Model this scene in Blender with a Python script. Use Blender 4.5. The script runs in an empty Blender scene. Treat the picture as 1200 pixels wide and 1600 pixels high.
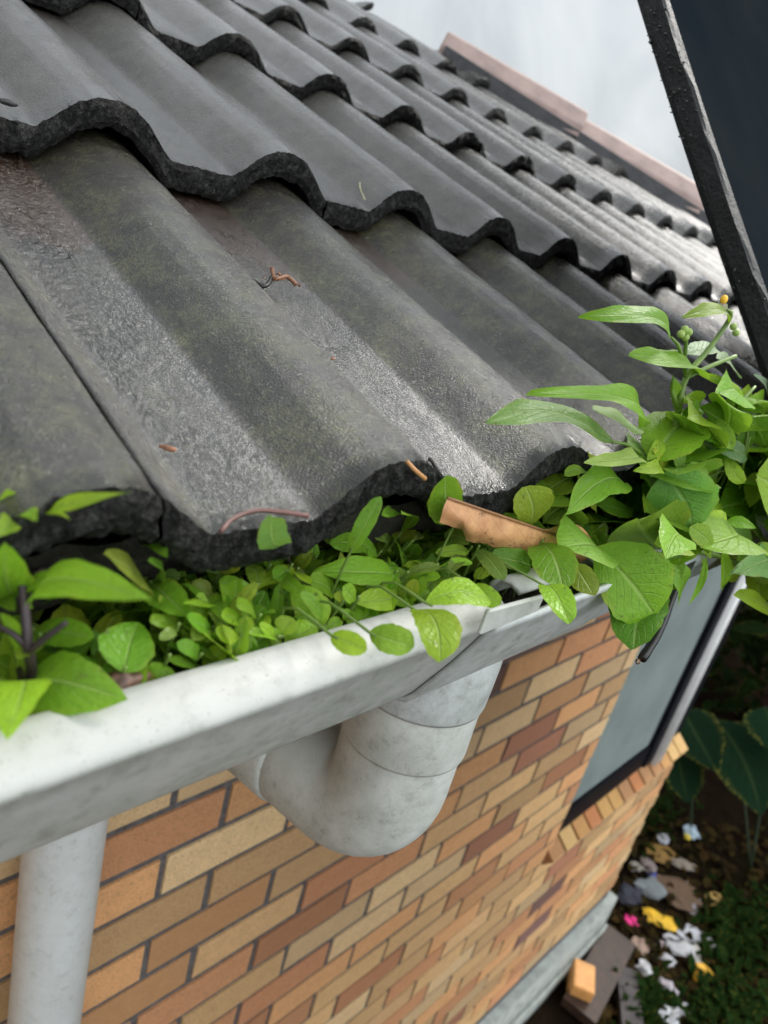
import bpy, bmesh, math, random
from mathutils import Vector, Matrix, noise
R = random.Random(7)
PI = math.pi
C = bpy.context.scene.collection
S = bpy.context.scene

# ------------------------------------------------------------------ camera, sky, sun, exposure
# world: x runs along the eave, y goes into the house, z is up; origin at the photographer's phone, 3.05 m above ground
CM = Matrix(((0.69260746, -0.68065626, 0.23875083),
             (-0.10750340, -0.42470370, -0.89892702),
             (0.71325866, 0.59693704, -0.36732581)))      # rows: right, down, forward
FPX = 1157.45
GZ = -3.05                                                   # ground level
cam = bpy.data.objects.new('camera', bpy.data.cameras.new('camera'))
C.objects.link(cam)
r_, d_, f_ = (Vector(CM[i]) for i in range(3))
m3 = Matrix((r_, -d_, -f_)).transposed()
cam.matrix_world = m3.to_4x4()
cam.data.sensor_fit = 'VERTICAL'
cam.data.sensor_height = 36.0
cam.data.sensor_width = 27.0
cam.data.lens = FPX / 1600 * 36
cam.data.clip_start = 0.02
cam.data.clip_end = 600
cam.data.dof.use_dof = True
cam.data.dof.focus_distance = 0.46
cam.data.dof.aperture_fstop = 9.0
S.camera = cam

SUN_EL, SUN_AZ = 41.0, 6.0          # azimuth from +x towards +y (negative: outside the wall)
w = bpy.data.worlds.new('World'); S.world = w; w.use_nodes = True
nt = w.node_tree; nt.nodes.clear()
def N(t, typ, **kw):
    n = t.nodes.new(typ)
    for k, v in kw.items():
        if k.startswith('_'):
            n.inputs[k[1:].replace('_', ' ')].default_value = v
        else:
            setattr(n, k, v)
    return n
out = N(nt, 'ShaderNodeOutputWorld'); bg = N(nt, 'ShaderNodeBackground')
sky = N(nt, 'ShaderNodeTexSky'); sky.sky_type = 'NISHITA'; sky.sun_disc = False
sky.sun_elevation = math.radians(SUN_EL); sky.sun_rotation = math.radians(90 - SUN_AZ)
tc = N(nt, 'ShaderNodeTexCoord')
nz = N(nt, 'ShaderNodeTexNoise'); nz.inputs['Scale'].default_value = 4.2; nz.inputs['Detail'].default_value = 5
nz.inputs['Roughness'].default_value = .55; nz.inputs['Distortion'].default_value = .6
ramp = N(nt, 'ShaderNodeValToRGB')
ramp.color_ramp.elements[0].position = .32; ramp.color_ramp.elements[0].color = (3.75, 4.05, 4.3, 1)
ramp.color_ramp.elements[1].position = .68; ramp.color_ramp.elements[1].color = (7.2, 7.5, 7.6, 1)
mixs = N(nt, 'ShaderNodeMix'); mixs.data_type = 'RGBA'; mixs.inputs['Factor'].default_value = .93
nt.links.new(tc.outputs['Generated'], nz.inputs['Vector'])
nt.links.new(nz.outputs['Fac'], ramp.inputs['Fac'])
sepw = N(nt, 'ShaderNodeSeparateXYZ'); nt.links.new(tc.outputs['Generated'], sepw.inputs[0])
mr = N(nt, 'ShaderNodeMapRange'); mr.inputs['From Min'].default_value = 0.; mr.inputs['From Max'].default_value = .9
mr.inputs['To Min'].default_value = .60; mr.inputs['To Max'].default_value = 1.15; nt.links.new(sepw.outputs[2], mr.inputs['Value'])
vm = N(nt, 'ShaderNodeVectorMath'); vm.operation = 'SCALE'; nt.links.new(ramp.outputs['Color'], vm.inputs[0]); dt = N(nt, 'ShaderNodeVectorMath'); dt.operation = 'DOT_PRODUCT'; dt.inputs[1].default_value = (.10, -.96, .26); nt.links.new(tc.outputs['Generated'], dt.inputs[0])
mg = N(nt, 'ShaderNodeMapRange'); mg.interpolation_type = 'SMOOTHSTEP'; mg.inputs['From Min'].default_value = .30; mg.inputs['From Max'].default_value = 1.; mg.inputs['To Min'].default_value = 0.; mg.inputs['To Max'].default_value = 2.4; nt.links.new(dt.outputs['Value'], mg.inputs['Value'])  # added bright sky lobe behind the camera, there to light the brick wall
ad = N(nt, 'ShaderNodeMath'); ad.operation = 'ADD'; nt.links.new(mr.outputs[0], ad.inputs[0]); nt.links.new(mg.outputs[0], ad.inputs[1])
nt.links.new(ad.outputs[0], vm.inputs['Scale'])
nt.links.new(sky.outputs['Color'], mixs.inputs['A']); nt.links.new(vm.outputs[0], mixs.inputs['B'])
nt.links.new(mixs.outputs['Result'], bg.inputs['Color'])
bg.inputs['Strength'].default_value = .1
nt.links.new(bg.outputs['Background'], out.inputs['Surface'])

sun = bpy.data.objects.new('sun', bpy.data.lights.new('sun', 'SUN')); C.objects.link(sun)
sun.data.energy = 1.5; sun.data.angle = math.radians(17); sun.data.color = (1, .96, .9)
el, az = math.radians(SUN_EL), math.radians(SUN_AZ)
sd = Vector((math.cos(el) * math.cos(az), math.cos(el) * math.sin(az), math.sin(el)))
sun.rotation_euler = sd.to_track_quat('Z', 'Y').to_euler()
S.view_settings.view_transform = 'Standard'; S.view_settings.look = 'None'
S.view_settings.exposure = 0.68; S.view_settings.gamma = 1

# ------------------------------------------------------------------ helpers
def lin(r, g, b):
    f = lambda c: (c / 255 / 12.92) if c / 255 <= .04045 else ((c / 255 + .055) / 1.055) ** 2.4
    return (f(r), f(g), f(b), 1)
def ray(px, py):
    return CM.transposed() @ Vector(((px - 600) / FPX, (py - 800) / FPX, 1))
def atz(px, py, z):
    d = ray(px, py); return d * (z / d.z)
def aty(px, py, y):
    d = ray(px, py); return d * (y / d.y)
def atx(px, py, x):
    d = ray(px, py); return d * (x / d.x)
def link(o, parent=None):
    C.objects.link(o)
    if parent is not None:
        o.parent = parent
        o.matrix_parent_inverse = parent.matrix_world.inverted()
    return o
def obj(name, bm, mat, parent=None, smooth=True, loc=None):
    me = bpy.data.meshes.new(name)
    if loc is not None:
        bmesh.ops.translate(bm, verts=bm.verts, vec=-Vector(loc))
    bm.to_mesh(me); bm.free()
    for m in (mat if isinstance(mat, (list, tuple)) else [mat]):
        me.materials.append(m)
    if smooth:
        me.polygons.foreach_set('use_smooth', [True] * len(me.polygons))
    o = bpy.data.objects.new(name, me)
    if loc is not None:
        o.location = loc
        o.matrix_world = Matrix.Translation(loc)
    return link(o, parent)
def empty(name, loc):
    o = bpy.data.objects.new(name, None); o.location = loc; o.empty_display_size = .02
    o.matrix_world = Matrix.Translation(loc)
    C.objects.link(o); return o
def tag(o, label, cat, group=None, kind=None):
    o['label'] = label; o['category'] = cat
    if group: o['group'] = group
    if kind: o['kind'] = kind
    return o
def structure(o):
    o['kind'] = 'structure'; return o
def box(bm, lo, hi, mi=0):
    x0, y0, z0 = lo; x1, y1, z1 = hi
    v = [bm.verts.new(p) for p in ((x0,y0,z0),(x1,y0,z0),(x1,y1,z0),(x0,y1,z0),(x0,y0,z1),(x1,y0,z1),(x1,y1,z1),(x0,y1,z1))]
    fs = []
    for q in ((0,3,2,1),(4,5,6,7),(0,1,5,4),(1,2,6,5),(2,3,7,6),(3,0,4,7)):
        f = bm.faces.new([v[i] for i in q]); f.material_index = mi; fs.append(f)
    return v, fs
def bevel_all(bm, w_, seg=2, ang=30):
    es = [e for e in bm.edges if len(e.link_faces) == 2 and e.calc_face_angle(0) > math.radians(ang)]
    bmesh.ops.bevel(bm, geom=es, offset=w_, segments=seg, profile=.5, affect='EDGES', clamp_overlap=True)
def tube(bm, pts, rad, n=8, cap=True, mi=0):
    pts = [Vector(p) for p in pts]
    if not isinstance(rad, (list, tuple)): rad = [rad] * len(pts)
    rings = []; up = None
    for i, p in enumerate(pts):
        t = (pts[min(i + 1, len(pts) - 1)] - pts[max(i - 1, 0)]).normalized()
        if up is None:
            a = Vector((0, 0, 1)) if abs(t.z) < .9 else Vector((1, 0, 0))
            u = t.cross(a).normalized()
        else:
            u = (up - t * up.dot(t)).normalized()
        up = u; v = t.cross(u)
        rings.append([bm.verts.new(p + (u * math.cos(2 * PI * k / n) + v * math.sin(2 * PI * k / n)) * rad[i]) for k in range(n)])
    for a, b in zip(rings, rings[1:]):
        for k in range(n):
            bm.faces.new((a[k], a[(k + 1) % n], b[(k + 1) % n], b[k])).material_index = mi
    if cap:
        bm.faces.new(rings[0][::-1]).material_index = mi; bm.faces.new(rings[-1]).material_index = mi
    return rings
def spline(pts, n=6):
    P = [Vector(p) for p in pts]; P = [P[0] * 2 - P[1]] + P + [P[-1] * 2 - P[-2]]
    o = []
    for i in range(1, len(P) - 2):
        for k in range(n):
            t = k / n; a, b, c, d = P[i - 1], P[i], P[i + 1], P[i + 2]
            o.append(.5 * ((2 * b) + (c - a) * t + (2 * a - 5 * b + 4 * c - d) * t * t + (3 * b - a - 3 * c + d) * t ** 3))
    o.append(P[-2]); return o
def fbm(p, s, o=3):
    return noise.fractal(Vector(p) * s, 1.0, 2.0, o)

# ------------------------------------------------------------------ materials
class MT:
    def __init__(self, name):
        self.m = bpy.data.materials.new(name); self.m.use_nodes = True
        self.t = self.m.node_tree; self.t.nodes.clear()
        self.out = self.n('ShaderNodeOutputMaterial'); self.p = self.n('ShaderNodeBsdfPrincipled')
        self.l(self.p.outputs[0], self.out.inputs[0])
    def n(self, typ, **kw): return N(self.t, typ, **kw)
    def l(self, a, b): self.t.links.new(a, b)
    def coord(self, kind='Object'): return self.n('ShaderNodeTexCoord').outputs[kind]
    def noise(self, scale, detail=4, rough=.55, vec=None, dist=0):
        n = self.n('ShaderNodeTexNoise'); n.inputs['Scale'].default_value = scale
        n.inputs['Detail'].default_value = detail; n.inputs['Roughness'].default_value = rough; n.inputs['Distortion'].default_value = dist
        self.l(vec if vec is not None else self.coord(), n.inputs['Vector']); return n.outputs['Fac']
    def ramp(self, fac, stops):
        r = self.n('ShaderNodeValToRGB'); e = r.color_ramp.elements
        while len(e) < len(stops): e.new(.5)
        for i, (p, c) in enumerate(stops):
            e[i].position = p; e[i].color = c if isinstance(c, tuple) else (c, c, c, 1)
        self.l(fac, r.inputs[0]); return r.outputs[0]
    def mix(self, fac, a, b, mode='MIX'):
        m = self.n('ShaderNodeMix'); m.data_type = 'RGBA'; m.blend_type = mode
        for s, v in (('Factor', fac), ('A', a), ('B', b)):
            if hasattr(v, 'default_value') or isinstance(v, bpy.types.NodeSocket): self.l(v, m.inputs[s])
            else: m.inputs[s].default_value = v
        return m.outputs['Result']
    def math(self, op, a, b=0., clamp=False):
        m = self.n('ShaderNodeMath'); m.operation = op; m.use_clamp = clamp
        for i, v in enumerate((a, b)):
            if isinstance(v, bpy.types.NodeSocket): self.l(v, m.inputs[i])
            else: m.inputs[i].default_value = v
        return m.outputs[0]
    def attr(self, name):
        a = self.n('ShaderNodeVertexColor'); a.layer_name = name
        s = self.n('ShaderNodeSeparateColor'); self.l(a.outputs['Color'], s.inputs[0])
        return a.outputs['Color'], s.outputs[0], s.outputs[1], s.outputs[2], a.outputs['Alpha']
    def bump(self, h, strength=.3, dist=.002, prev=None):
        b = self.n('ShaderNodeBump'); b.inputs['Strength'].default_value = strength; b.inputs['Distance'].default_value = dist
        self.l(h, b.inputs['Height'])
        if prev is not None: self.l(prev, b.inputs['Normal'])
        return b.outputs[0]
    def set(self, **kw):
        for k, v in kw.items():
            s = self.p.inputs[k.replace('_', ' ')]
            if isinstance(v, bpy.types.NodeSocket): self.l(v, s)
            else: s.default_value = v
        return self
def simple(name, col, rough=.6, var=.25, scale=30, bump=.2, bd=.001, spec=.5):
    k = MT(name); nf = k.noise(scale, 5)
    a = tuple(c * (1 - var) for c in col[:3]) + (1,); b = tuple(min(1, c * (1 + var)) for c in col[:3]) + (1,)
    k.set(Base_Color=k.ramp(nf, [(.3, a), (.7, b)]), Roughness=rough, Normal=k.bump(k.noise(scale * 4, 4), bump, bd))
    k.p.inputs['Specular IOR Level'].default_value = spec
    return k.m

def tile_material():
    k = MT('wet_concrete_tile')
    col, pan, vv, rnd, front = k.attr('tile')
    co = k.coord()
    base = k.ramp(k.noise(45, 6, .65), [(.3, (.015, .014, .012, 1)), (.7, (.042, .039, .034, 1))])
    base = k.mix(k.ramp(k.attr('tile2')[1], [(.1, 1.), (.7, 0.)]), base, k.ramp(k.noise(45, 6, .65), [(.3, (.078, .074, .068, 1)), (.7, (.150, .143, .132, 1))]))  # upper courses: grazing sheen is put into a paler, drier base colour
    spk = k.noise(420, 2, .6)
    base = k.mix(k.ramp(spk, [(.60, 0.), (.72, .55)]), base, (.13, .128, .12, 1))
    # thin olive lichen on the lower course, in patches
    near = k.attr('tile2')
    mossn = k.noise(34, 8, .8)
    moss = k.math('MULTIPLY', k.ramp(mossn, [(.44, 0.), (.60, .85)]), near[1])
    moss = k.math('MULTIPLY', moss, k.ramp(k.noise(330, 4, .75), [(.38, .1), (.58, 1.)]))
    base = k.mix(moss, base, (.100, .100, .050, 1))
    # pale crust specks
    crust = k.math('MULTIPLY', k.ramp(k.noise(210, 5, .8), [(.645, 0.), (.68, .8)]), near[1])
    base = k.mix(crust, base, (.27, .27, .22, 1))
    # brown silt washed out below the lap of the course above
    wet_ = None
    mudn = k.math('ADD', vv, k.math('MULTIPLY', k.math('SUBTRACT', k.noise(22, 5, .6), .5), .5))
    mud = k.math('MULTIPLY', k.ramp(mudn, [(.66, 0.), (.72, 1.)]), k.ramp(pan, [(.1, .12), (.6, 1.)]))
    mud = k.math('MULTIPLY', mud, near[3])
    # front faces: black algae with grit
    fr = k.ramp(k.noise(230, 5, .8), [(.44, (.007, .007, .006, 1)), (.58, (.034, .034, .031, 1)), (.70, (.11, .11, .10, 1))])
    base = k.mix(front, base, fr)
    # wetness
    wetn = k.math('MULTIPLY', k.ramp(pan, [(.0, 0.), (.35, 1.)]), k.ramp(k.noise(30, 5), [(.30, .55), (.48, 1.)]))
    base = k.mix(k.math('MULTIPLY', k.math('MULTIPLY', wetn, .6), k.math('SUBTRACT', 1., front)), base, (.015, .014, .014, 1))
    base = k.mix(mud, base, k.ramp(k.noise(70, 4), [(.3, (.030, .015, .008, 1)), (.7, (.055, .032, .020, 1))]))
    rough = k.mix(wetn, k.ramp(k.noise(60, 4), [(.3, .20), (.7, .34)]), (.05, .05, .05, 1))
    rough = k.mix(front, rough, (.45, .45, .45, 1))
    mp = k.n('ShaderNodeMapping'); mp.inputs['Scale'].default_value = (1.0, .6, .6); k.l(co, mp.inputs['Vector'])
    rip = k.noise(190, 3, .5, mp.outputs[0], 1.3)
    fine = k.noise(800, 3, .65)
    med = k.noise(120, 4, .6)
    h1 = k.bump(fine, .7, .0016)
    h2 = k.bump(k.noise(210, 4, .65), .28, .0018, h1)
    h3b = k.n('ShaderNodeBump'); h3b.inputs['Distance'].default_value = .0015
    k.l(k.ramp(rip, [(.34, 0.), (.45, .42), (.52, .52), (.62, 1.)]), h3b.inputs['Height']); k.l(h2, h3b.inputs['Normal'])
    k.l(k.math('MULTIPLY', k.math('MULTIPLY', pan, near[1]), k.ramp(k.noise(30, 3), [(.36, .25), (.56, 1.)])), h3b.inputs['Strength'])
    k.set(Base_Color=base, Roughness=rough, Normal=k.bump(k.math('MULTIPLY', k.noise(260, 4, .75), front), 1., .006, h3b.outputs[0]))
    k.l(k.mix(front, (.25, .25, .25, 1), (.2, .2, .2, 1)), k.p.inputs['Specular IOR Level'])
    k.l(k.math('MULTIPLY', k.math('ADD', .9, k.math('MULTIPLY', wetn, .1)), k.math('SUBTRACT', 1., front)), k.p.inputs['Coat Weight'])
    k.l(k.mix(wetn, (.11,) * 3 + (1,), (.07,) * 3 + (1,)), k.p.inputs['Coat Roughness']); k.l(k.math('ADD', 1.45, k.math('MULTIPLY', wetn, .35)), k.p.inputs['Coat IOR']); k.l(h3b.outputs[0], k.p.inputs['Coat Normal'])
    k.p.inputs['IOR'].default_value = 1.5
    return k.m
def brick_material():
    k = MT('face_brick'); col, r, g, b, a = k.attr('brick')
    sp = k.ramp(k.noise(380, 3, .75), [(.54, 0.), (.66, .7)])
    c = k.mix(sp, col, (.16, .065, .025, 1))
    c = k.mix(k.ramp(k.noise(40, 6, .75), [(.32, 0.), (.72, .45)]), c, k.mix(.6, c, (.36, .15, .05, 1)))
    k.set(Base_Color=c, Roughness=.82, Normal=k.bump(k.noise(300, 5, .75), .9, .0032))
    return k.m
def pvc_material(name, base, stain, amount=.5, rough=.38):
    k = MT(name)
    n1 = k.noise(24, 8, .75); n2 = k.noise(95, 6, .75); n3 = k.noise(900, 2)
    geo = k.n('ShaderNodeNewGeometry'); sx = k.n('ShaderNodeSeparateXYZ'); k.l(geo.outputs['Normal'], sx.inputs[0])
    # grime and algae hold on the faces that rain does not wash
    washed = k.ramp(sx.outputs[2], [(.05, 1.), (.55, .35)])
    f = k.math('MULTIPLY', k.ramp(n1, [(.38, .25), (.60, 1.)]), washed)
    f = k.math('MULTIPLY', f, amount)
    c = k.mix(f, base, stain)
    c = k.mix(k.math('MULTIPLY', k.ramp(n2, [(.52, 0.), (.68, .7)]), k.math('ADD', f, .06)), c, (.17, .17, .14, 1))
    c = k.mix(k.math('MULTIPLY', k.ramp(n3, [(.66, 0.), (.72, .7)]), k.ramp(n1, [(.3, .2), (.6, 1.)])), c, (.10, .10, .085, 1))
    k.set(Base_Color=c, Roughness=k.mix(f, (rough,) * 3 + (1,), (.6, .6, .6, 1)), Normal=k.bump(n2, .06, .001))
    return k.m
def leaf_material(name, gloss=.36, trans=.38, veins=.62):
    k = MT(name); col, r, g, b, a = k.attr('leaf')
    uv = k.coord('UV'); s = k.n('ShaderNodeSeparateXYZ'); k.l(uv, s.inputs[0])
    u = k.math('ABSOLUTE', k.math('SUBTRACT', s.outputs[0], .5)); v = s.outputs[1]
    mid = k.ramp(u, [(.012, 1.), (.045, 0.)])
    ph = k.math('SUBTRACT', k.math('MULTIPLY', v, 7.0), k.math('MULTIPLY', u, 6.0))
    fr = k.math('ABSOLUTE', k.math('SUBTRACT', k.math('FRACT', ph), .5))
    side = k.math('MULTIPLY', k.ramp(fr, [(.02, 1.), (.10, 0.)]), k.ramp(u, [(.05, .9), (.42, .15)]))
    vein = k.math('MAXIMUM', mid, k.math('MULTIPLY', side, .45))
    blot = k.noise(150, 4, .6)
    c = k.mix(k.ramp(blot, [(.3, 0.), (.75, .5)]), col, k.mix(.5, col, (.30, .42, .05, 1), 'MULTIPLY'))
    light = k.mix(.6, col, (.50, .66, .22, 1))
    c = k.mix(k.math('MULTIPLY', vein, veins), c, light)
    hole = k.math('MULTIPLY', k.ramp(k.noise(300, 3), [(.655, 0.), (.70, .9)]), .7)
    edge = k.math('MULTIPLY', k.ramp(u, [(.36, 0.), (.5, .8)]), k.ramp(k.noise(70, 3), [(.48, 0.), (.66, .9)]))
    c = k.mix(edge, c, k.mix(.6, c, (.40, .36, .05, 1)))
    c = k.mix(hole, c, (.10, .075, .03, 1))
    cell = k.n('ShaderNodeTexVoronoi'); cell.inputs['Scale'].default_value = 420; k.l(k.coord(), cell.inputs['Vector'])
    hgt = k.math('ADD', k.math('MULTIPLY', vein, -1.0), k.math('MULTIPLY', cell.outputs['Distance'], .35))
    nrm = k.bump(hgt, .6, .0018)
    k.set(Base_Color=c, Roughness=k.ramp(k.noise(90, 3), [(.3, gloss - .08), (.7, gloss + .12)]), Normal=nrm)
    k.p.inputs['Specular IOR Level'].default_value = .28
    tr = k.n('ShaderNodeBsdfTranslucent'); k.l(k.mix(.5, c, (.55, .85, .06, 1), 'MULTIPLY'), tr.inputs['Color'])
    ct = k.mix(.35, c, (.45, .75, .05, 1)); k.l(ct, tr.inputs['Color']); k.l(nrm, tr.inputs['Normal'])
    ms = k.n('ShaderNodeMixShader'); ms.inputs[0].default_value = trans
    k.l(k.p.outputs[0], ms.inputs[1]); k.l(tr.outputs[0], ms.inputs[2]); k.l(ms.outputs[0], k.out.inputs[0])
    return k.m

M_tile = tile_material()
M_brick = brick_material()
M_mortar = simple('dark_mortar', lin(96, 91, 90), .95, .45, 90, .8, .003)
M_gutter = pvc_material('white_pvc_gutter', (.50, .50, .475, 1), (.34, .352, .305, 1), .95)
M_joiner = pvc_material('weathered_pvc_joiner', (.62, .64, .63, 1), (.36, .38, .35, 1), .9, .42)
M_outlet = pvc_material('grimy_pvc_pipe', (.66, .67, .62, 1), (.33, .34, .29, 1), .6, .45)
M_pipe = pvc_material('white_pvc_pipe', (.64, .65, .63, 1), (.50, .51, .48, 1), .5, .4)
M_far = pvc_material('blue_grey_gutter', (.60, .64, .66, 1), (.42, .46, .47, 1), .6, .4)
M_leaf = leaf_material('fresh_leaf')
M_gloss = leaf_material('wet_leaf', .44, .36)
def green_stem():
    k = MT('green_stem'); k.set(Base_Color=k.ramp(k.noise(60, 3), [(.3, (.10, .17, .03, 1)), (.7, (.20, .30, .06, 1))]), Roughness=.45)
    return k.m
M_stem = green_stem()
M_dark_stem = simple('purple_brown_stem', (.035, .022, .024), .5, .4, 80)
M_twig = simple('black_wet_twig', (.012, .010, .009), .35, .4, 200)
M_soil = simple('gutter_mud', (.022, .016, .011), .7, .6, 90, .9, .006)
M_black_frame = simple('black_window_frame', (.010, .010, .013), .5, .2, 30, .05); M_black_frame.node_tree.nodes['Principled BSDF'].inputs['IOR'].default_value = 1.15
M_white_frame = simple('white_window_trim', (.80, .80, .78), .45, .1, 20, .05)
M_timber = simple('painted_fascia', (.30, .30, .29), .7, .2, 20)
M_concrete = simple('grey_concrete', (.27, .29, .27), .85, .25, 22, .4, .004)

# ------------------------------------------------------------------ ground
def ground_mat():
    k = MT('shaded_garden_soil')
    n = k.noise(3.2, 8, .65); n2 = k.noise(28, 6, .7)
    c = k.ramp(n, [(.3, (.007, .005, .004, 1)), (.5, (.017, .011, .007, 1)), (.7, (.008, .012, .004, 1))])  # the garden's shade is put into this near-black soil colour
    c = k.mix(k.ramp(n2, [(.52, 0.), (.74, .7)]), c, (.030, .019, .009, 1))
    k.set(Base_Color=c, Roughness=.95, Normal=k.bump(n2, .8, .03)); k.p.inputs['Specular IOR Level'].default_value = .5; k.p.inputs['IOR'].default_value = 1.03; return k.m
bm = bmesh.new()
xs = [-120, -40, -12, -4, -1] + [i * .25 for i in range(0, 33)] + [9, 12, 20, 45, 120]
ys = [-120, -40, -12, -5, -3] + [-2.5 + i * .25 for i in range(0, 25)] + [4.5, 6, 10, 20, 45, 120]
vs = {}
for i, x in enumerate(xs):
    for j, y in enumerate(ys):
        vs[i, j] = bm.verts.new((x, y, GZ + .035 * noise.noise(Vector((x * 1.7, y * 1.7, 0))) - .02))
for i in range(len(xs) - 1):
    for j in range(len(ys) - 1):
        bm.faces.new((vs[i, j], vs[i + 1, j], vs[i + 1, j + 1], vs[i, j + 1]))
structure(obj('ground', bm, ground_mat()))

# ------------------------------------------------------------------ house: wall, window, plinth, roof
house = tag(empty('house', (1.4, 1.5, GZ)), 'orange brick house with a dark wet tiled roof', 'house')
WY, WX0, WX1 = .62, -1.6, 3.15
WZ1, WZ0 = -.27, -2.76
CH, BP = .0868, .2333
PLZ = -2.76
WIN = (2.035, WX1 + .2, -1.755, -.42)            # window opening: x0, x1, z0, z1
pal = [((232, 188, 132), 5), ((236, 200, 150), 3), ((230, 172, 118), 5), ((220, 158, 112), 3.2), ((212, 148, 106), 1.4), ((226, 182, 130), 4), ((184, 126, 98), .5), ((130, 98, 94), .12)]
bm = bmesh.new()
cl = bm.loops.layers.float_color.new('brick')
def brick(bm, lo, hi, c, bev=.0025):
    b2 = bmesh.new(); box(b2, lo, hi)
    for v in b2.verts: v.co += Vector((R.uniform(-.0012, .0012), R.uniform(-.0006, .0006), R.uniform(-.0012, .0012)))
    bevel_all(b2, bev, 1)
    mp = {v: bm.verts.new(v.co) for v in b2.verts}
    for f in b2.faces:
        nf = bm.faces.new([mp[v] for v in f.verts])
        for lp in nf.loops: lp[cl] = c
    b2.free()
def pick():
    c = R.choices([p[0] for p in pal], [p[1] for p in pal])[0]
    k = R.uniform(.88, 1.10); c = lin(*[min(255, v * k) for v in c]); return (c[0], c[1], c[2], 1)
z_top0 = -.80 + CH * 6
for n in range(-6, 24):
    zt = -.80 - CH * n; zb = zt - CH + .0130
    if zb < WZ0 - .001: continue
    x = (.565 if n % 2 == 0 else .472) - BP * 12
    while x < WX1:
        x0, x1 = x + .0066, x + BP - .0066
        x += BP
        a, b = max(x0, WX0), min(x1, WX1)
        if b - a < .02: continue
        inz = zt > WIN[2] - .07 and zt < WIN[3] + .05
        if inz and b > WIN[0]:
            b = WIN[0]
            if b - a < .03: continue
        c = pick()
        if n == 0 and abs(x0 - 1.03) < .12: c = lin(104, 78, 72)
        jit = R.uniform(-.0012, .0012)
        brick(bm, (a, WY + jit, zb), (b, WY + .07, zt - .0005), c)
# return wall at the corner
for n in range(-6, 24):
    zt = -.80 - CH * n; zb = zt - CH + .011
    if zb < WZ0 - .001 or zb > WIN[2] - .05: continue
    y = WY + .075 + (.1 if n % 2 else 0)
    while y < 3.2:
        brick(bm, (WX1 - .07, y + .0055, zb), (WX1 + .001, y + BP - .0055, zt - .0005), pick()); y += BP
wall = obj('brick_wall', bm, M_brick, house, smooth=False)
bm = bmesh.new()
box(bm, (WX0, WY + .0035, WZ0), (WIN[0] - .004, WY + .11, WZ1))
box(bm, (WIN[0] - .004, WY + .0035, WZ0), (WX1 - .01, WY + .11, WIN[2] - .10))
box(bm, (WIN[0] - .004, WY + .0035, WIN[3] + .03), (WX1 - .01, WY + .11, WZ1))
box(bm, (WX1 - .11, WY + .112, WZ0), (WX1 - .009, 3.2, WIN[2] - .02))
obj('mortar', bm, M_mortar, wall, smooth=False)
# plinth
bm = bmesh.new()
box(bm, (WX0, WY - .035, GZ - .1), (WX1 + .035, WY + .2, PLZ - .001))
box(bm, (WX0, WY - .047, GZ - .1), (WX1 + .047, WY - .036, GZ + .10))
bevel_all(bm, .012, 2)
obj('plinth', bm, M_concrete, house)
# window in the corner
win = obj('window', (lambda b: (box(b, (WIN[0] + .003, WY + .012, WIN[2] + .002), (2.708, WY + .05, WIN[2] + .105)),
                                box(b, (2.71, WY + .004, WIN[2] + .002), (2.785, WY + .054, WIN[3])),
                                box(b, (WIN[0] + .003, WY + .012, WIN[2] + .107), (WIN[0] + .012, WY + .048, WIN[3] - .062)),
                                box(b, (WIN[0] + .003, WY + .011, WIN[3] - .06), (2.708, WY + .051, WIN[3])), bevel_all(b, .004, 1), b)[-1])(bmesh.new()), M_black_frame, house, smooth=False)
k = MT('frosted_glass'); k.set(Base_Color=k.ramp(k.noise(6, 3), [(.3, (.20, .235, .225, 1)), (.7, (.25, .29, .275, 1))]), Roughness=.5, Normal=k.bump(k.noise(300, 2), .05, .001)); k.p.inputs['Specular IOR Level'].default_value = .5; k.p.inputs['IOR'].default_value = 1.06; M_glass = k.m
bm = bmesh.new(); box(bm, (WIN[0] + .013, WY + .024, WIN[2] + .106), (2.709, WY + .034, WIN[3] - .061)); obj('pane', bm, M_glass, win, smooth=False)
bm = bmesh.new(); box(bm, (2.788, WY - .012, WIN[2] - .01), (2.858, WY + .06, WIN[3])); bevel_all(bm, .006, 2); obj('corner_post', bm, M_white_frame, win)
bm = bmesh.new(); box(bm, (2.862, WY + .03, WIN[2] - .01), (WX1 - .02, WY + .05, WIN[3])); box(bm, (WX1 - .045, WY + .052, WIN[2] - .01), (WX1 - .02, 2.4, WIN[3])); obj('side_frame', bm, M_black_frame, win, smooth=False)
# sloping brick-on-edge sill
bm = bmesh.new(); cl = bm.loops.layers.float_color.new('brick')
sx = WIN[0] - .03
while sx < WX1 - .03:
    b0 = len(bm.verts)
    c0 = R.choice([(206, 160, 96), (214, 176, 116), (200, 150, 92), (180, 134, 92), (196, 128, 80)]); c0 = lin(*c0)
    b2 = bmesh.new(); box(b2, (sx + .005, -.078, -.062), (sx + .079, 0, 0)); bevel_all(b2, .005, 1)
    bmesh.ops.rotate(b2, verts=b2.verts, cent=(0, 0, 0), matrix=Matrix.Rotation(math.radians(37), 3, 'X'))
    bmesh.ops.translate(b2, verts=b2.verts, vec=(0, WY + .030, WIN[2] - .003 + R.uniform(-.002, .002)))
    mp = {v: bm.verts.new(v.co) for v in b2.verts}
    for f in b2.faces:
        nf = bm.faces.new([mp[v] for v in f.verts])
        for lp in nf.loops: lp[cl] = c0
    b2.free(); sx += .0865
sill = obj('brick_sill', bm, M_brick, house, smooth=False)
# fascia and soffit
bm = bmesh.new(); box(bm, (-1.6, .312, -.275), (3.22, .334, -.150)); obj('fascia', bm, M_timber, house, smooth=False)
bm = bmesh.new(); box(bm, (-1.6, .336, -.268), (3.22, .95, -.255)); obj('soffit', bm, M_timber, house, smooth=False)

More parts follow.
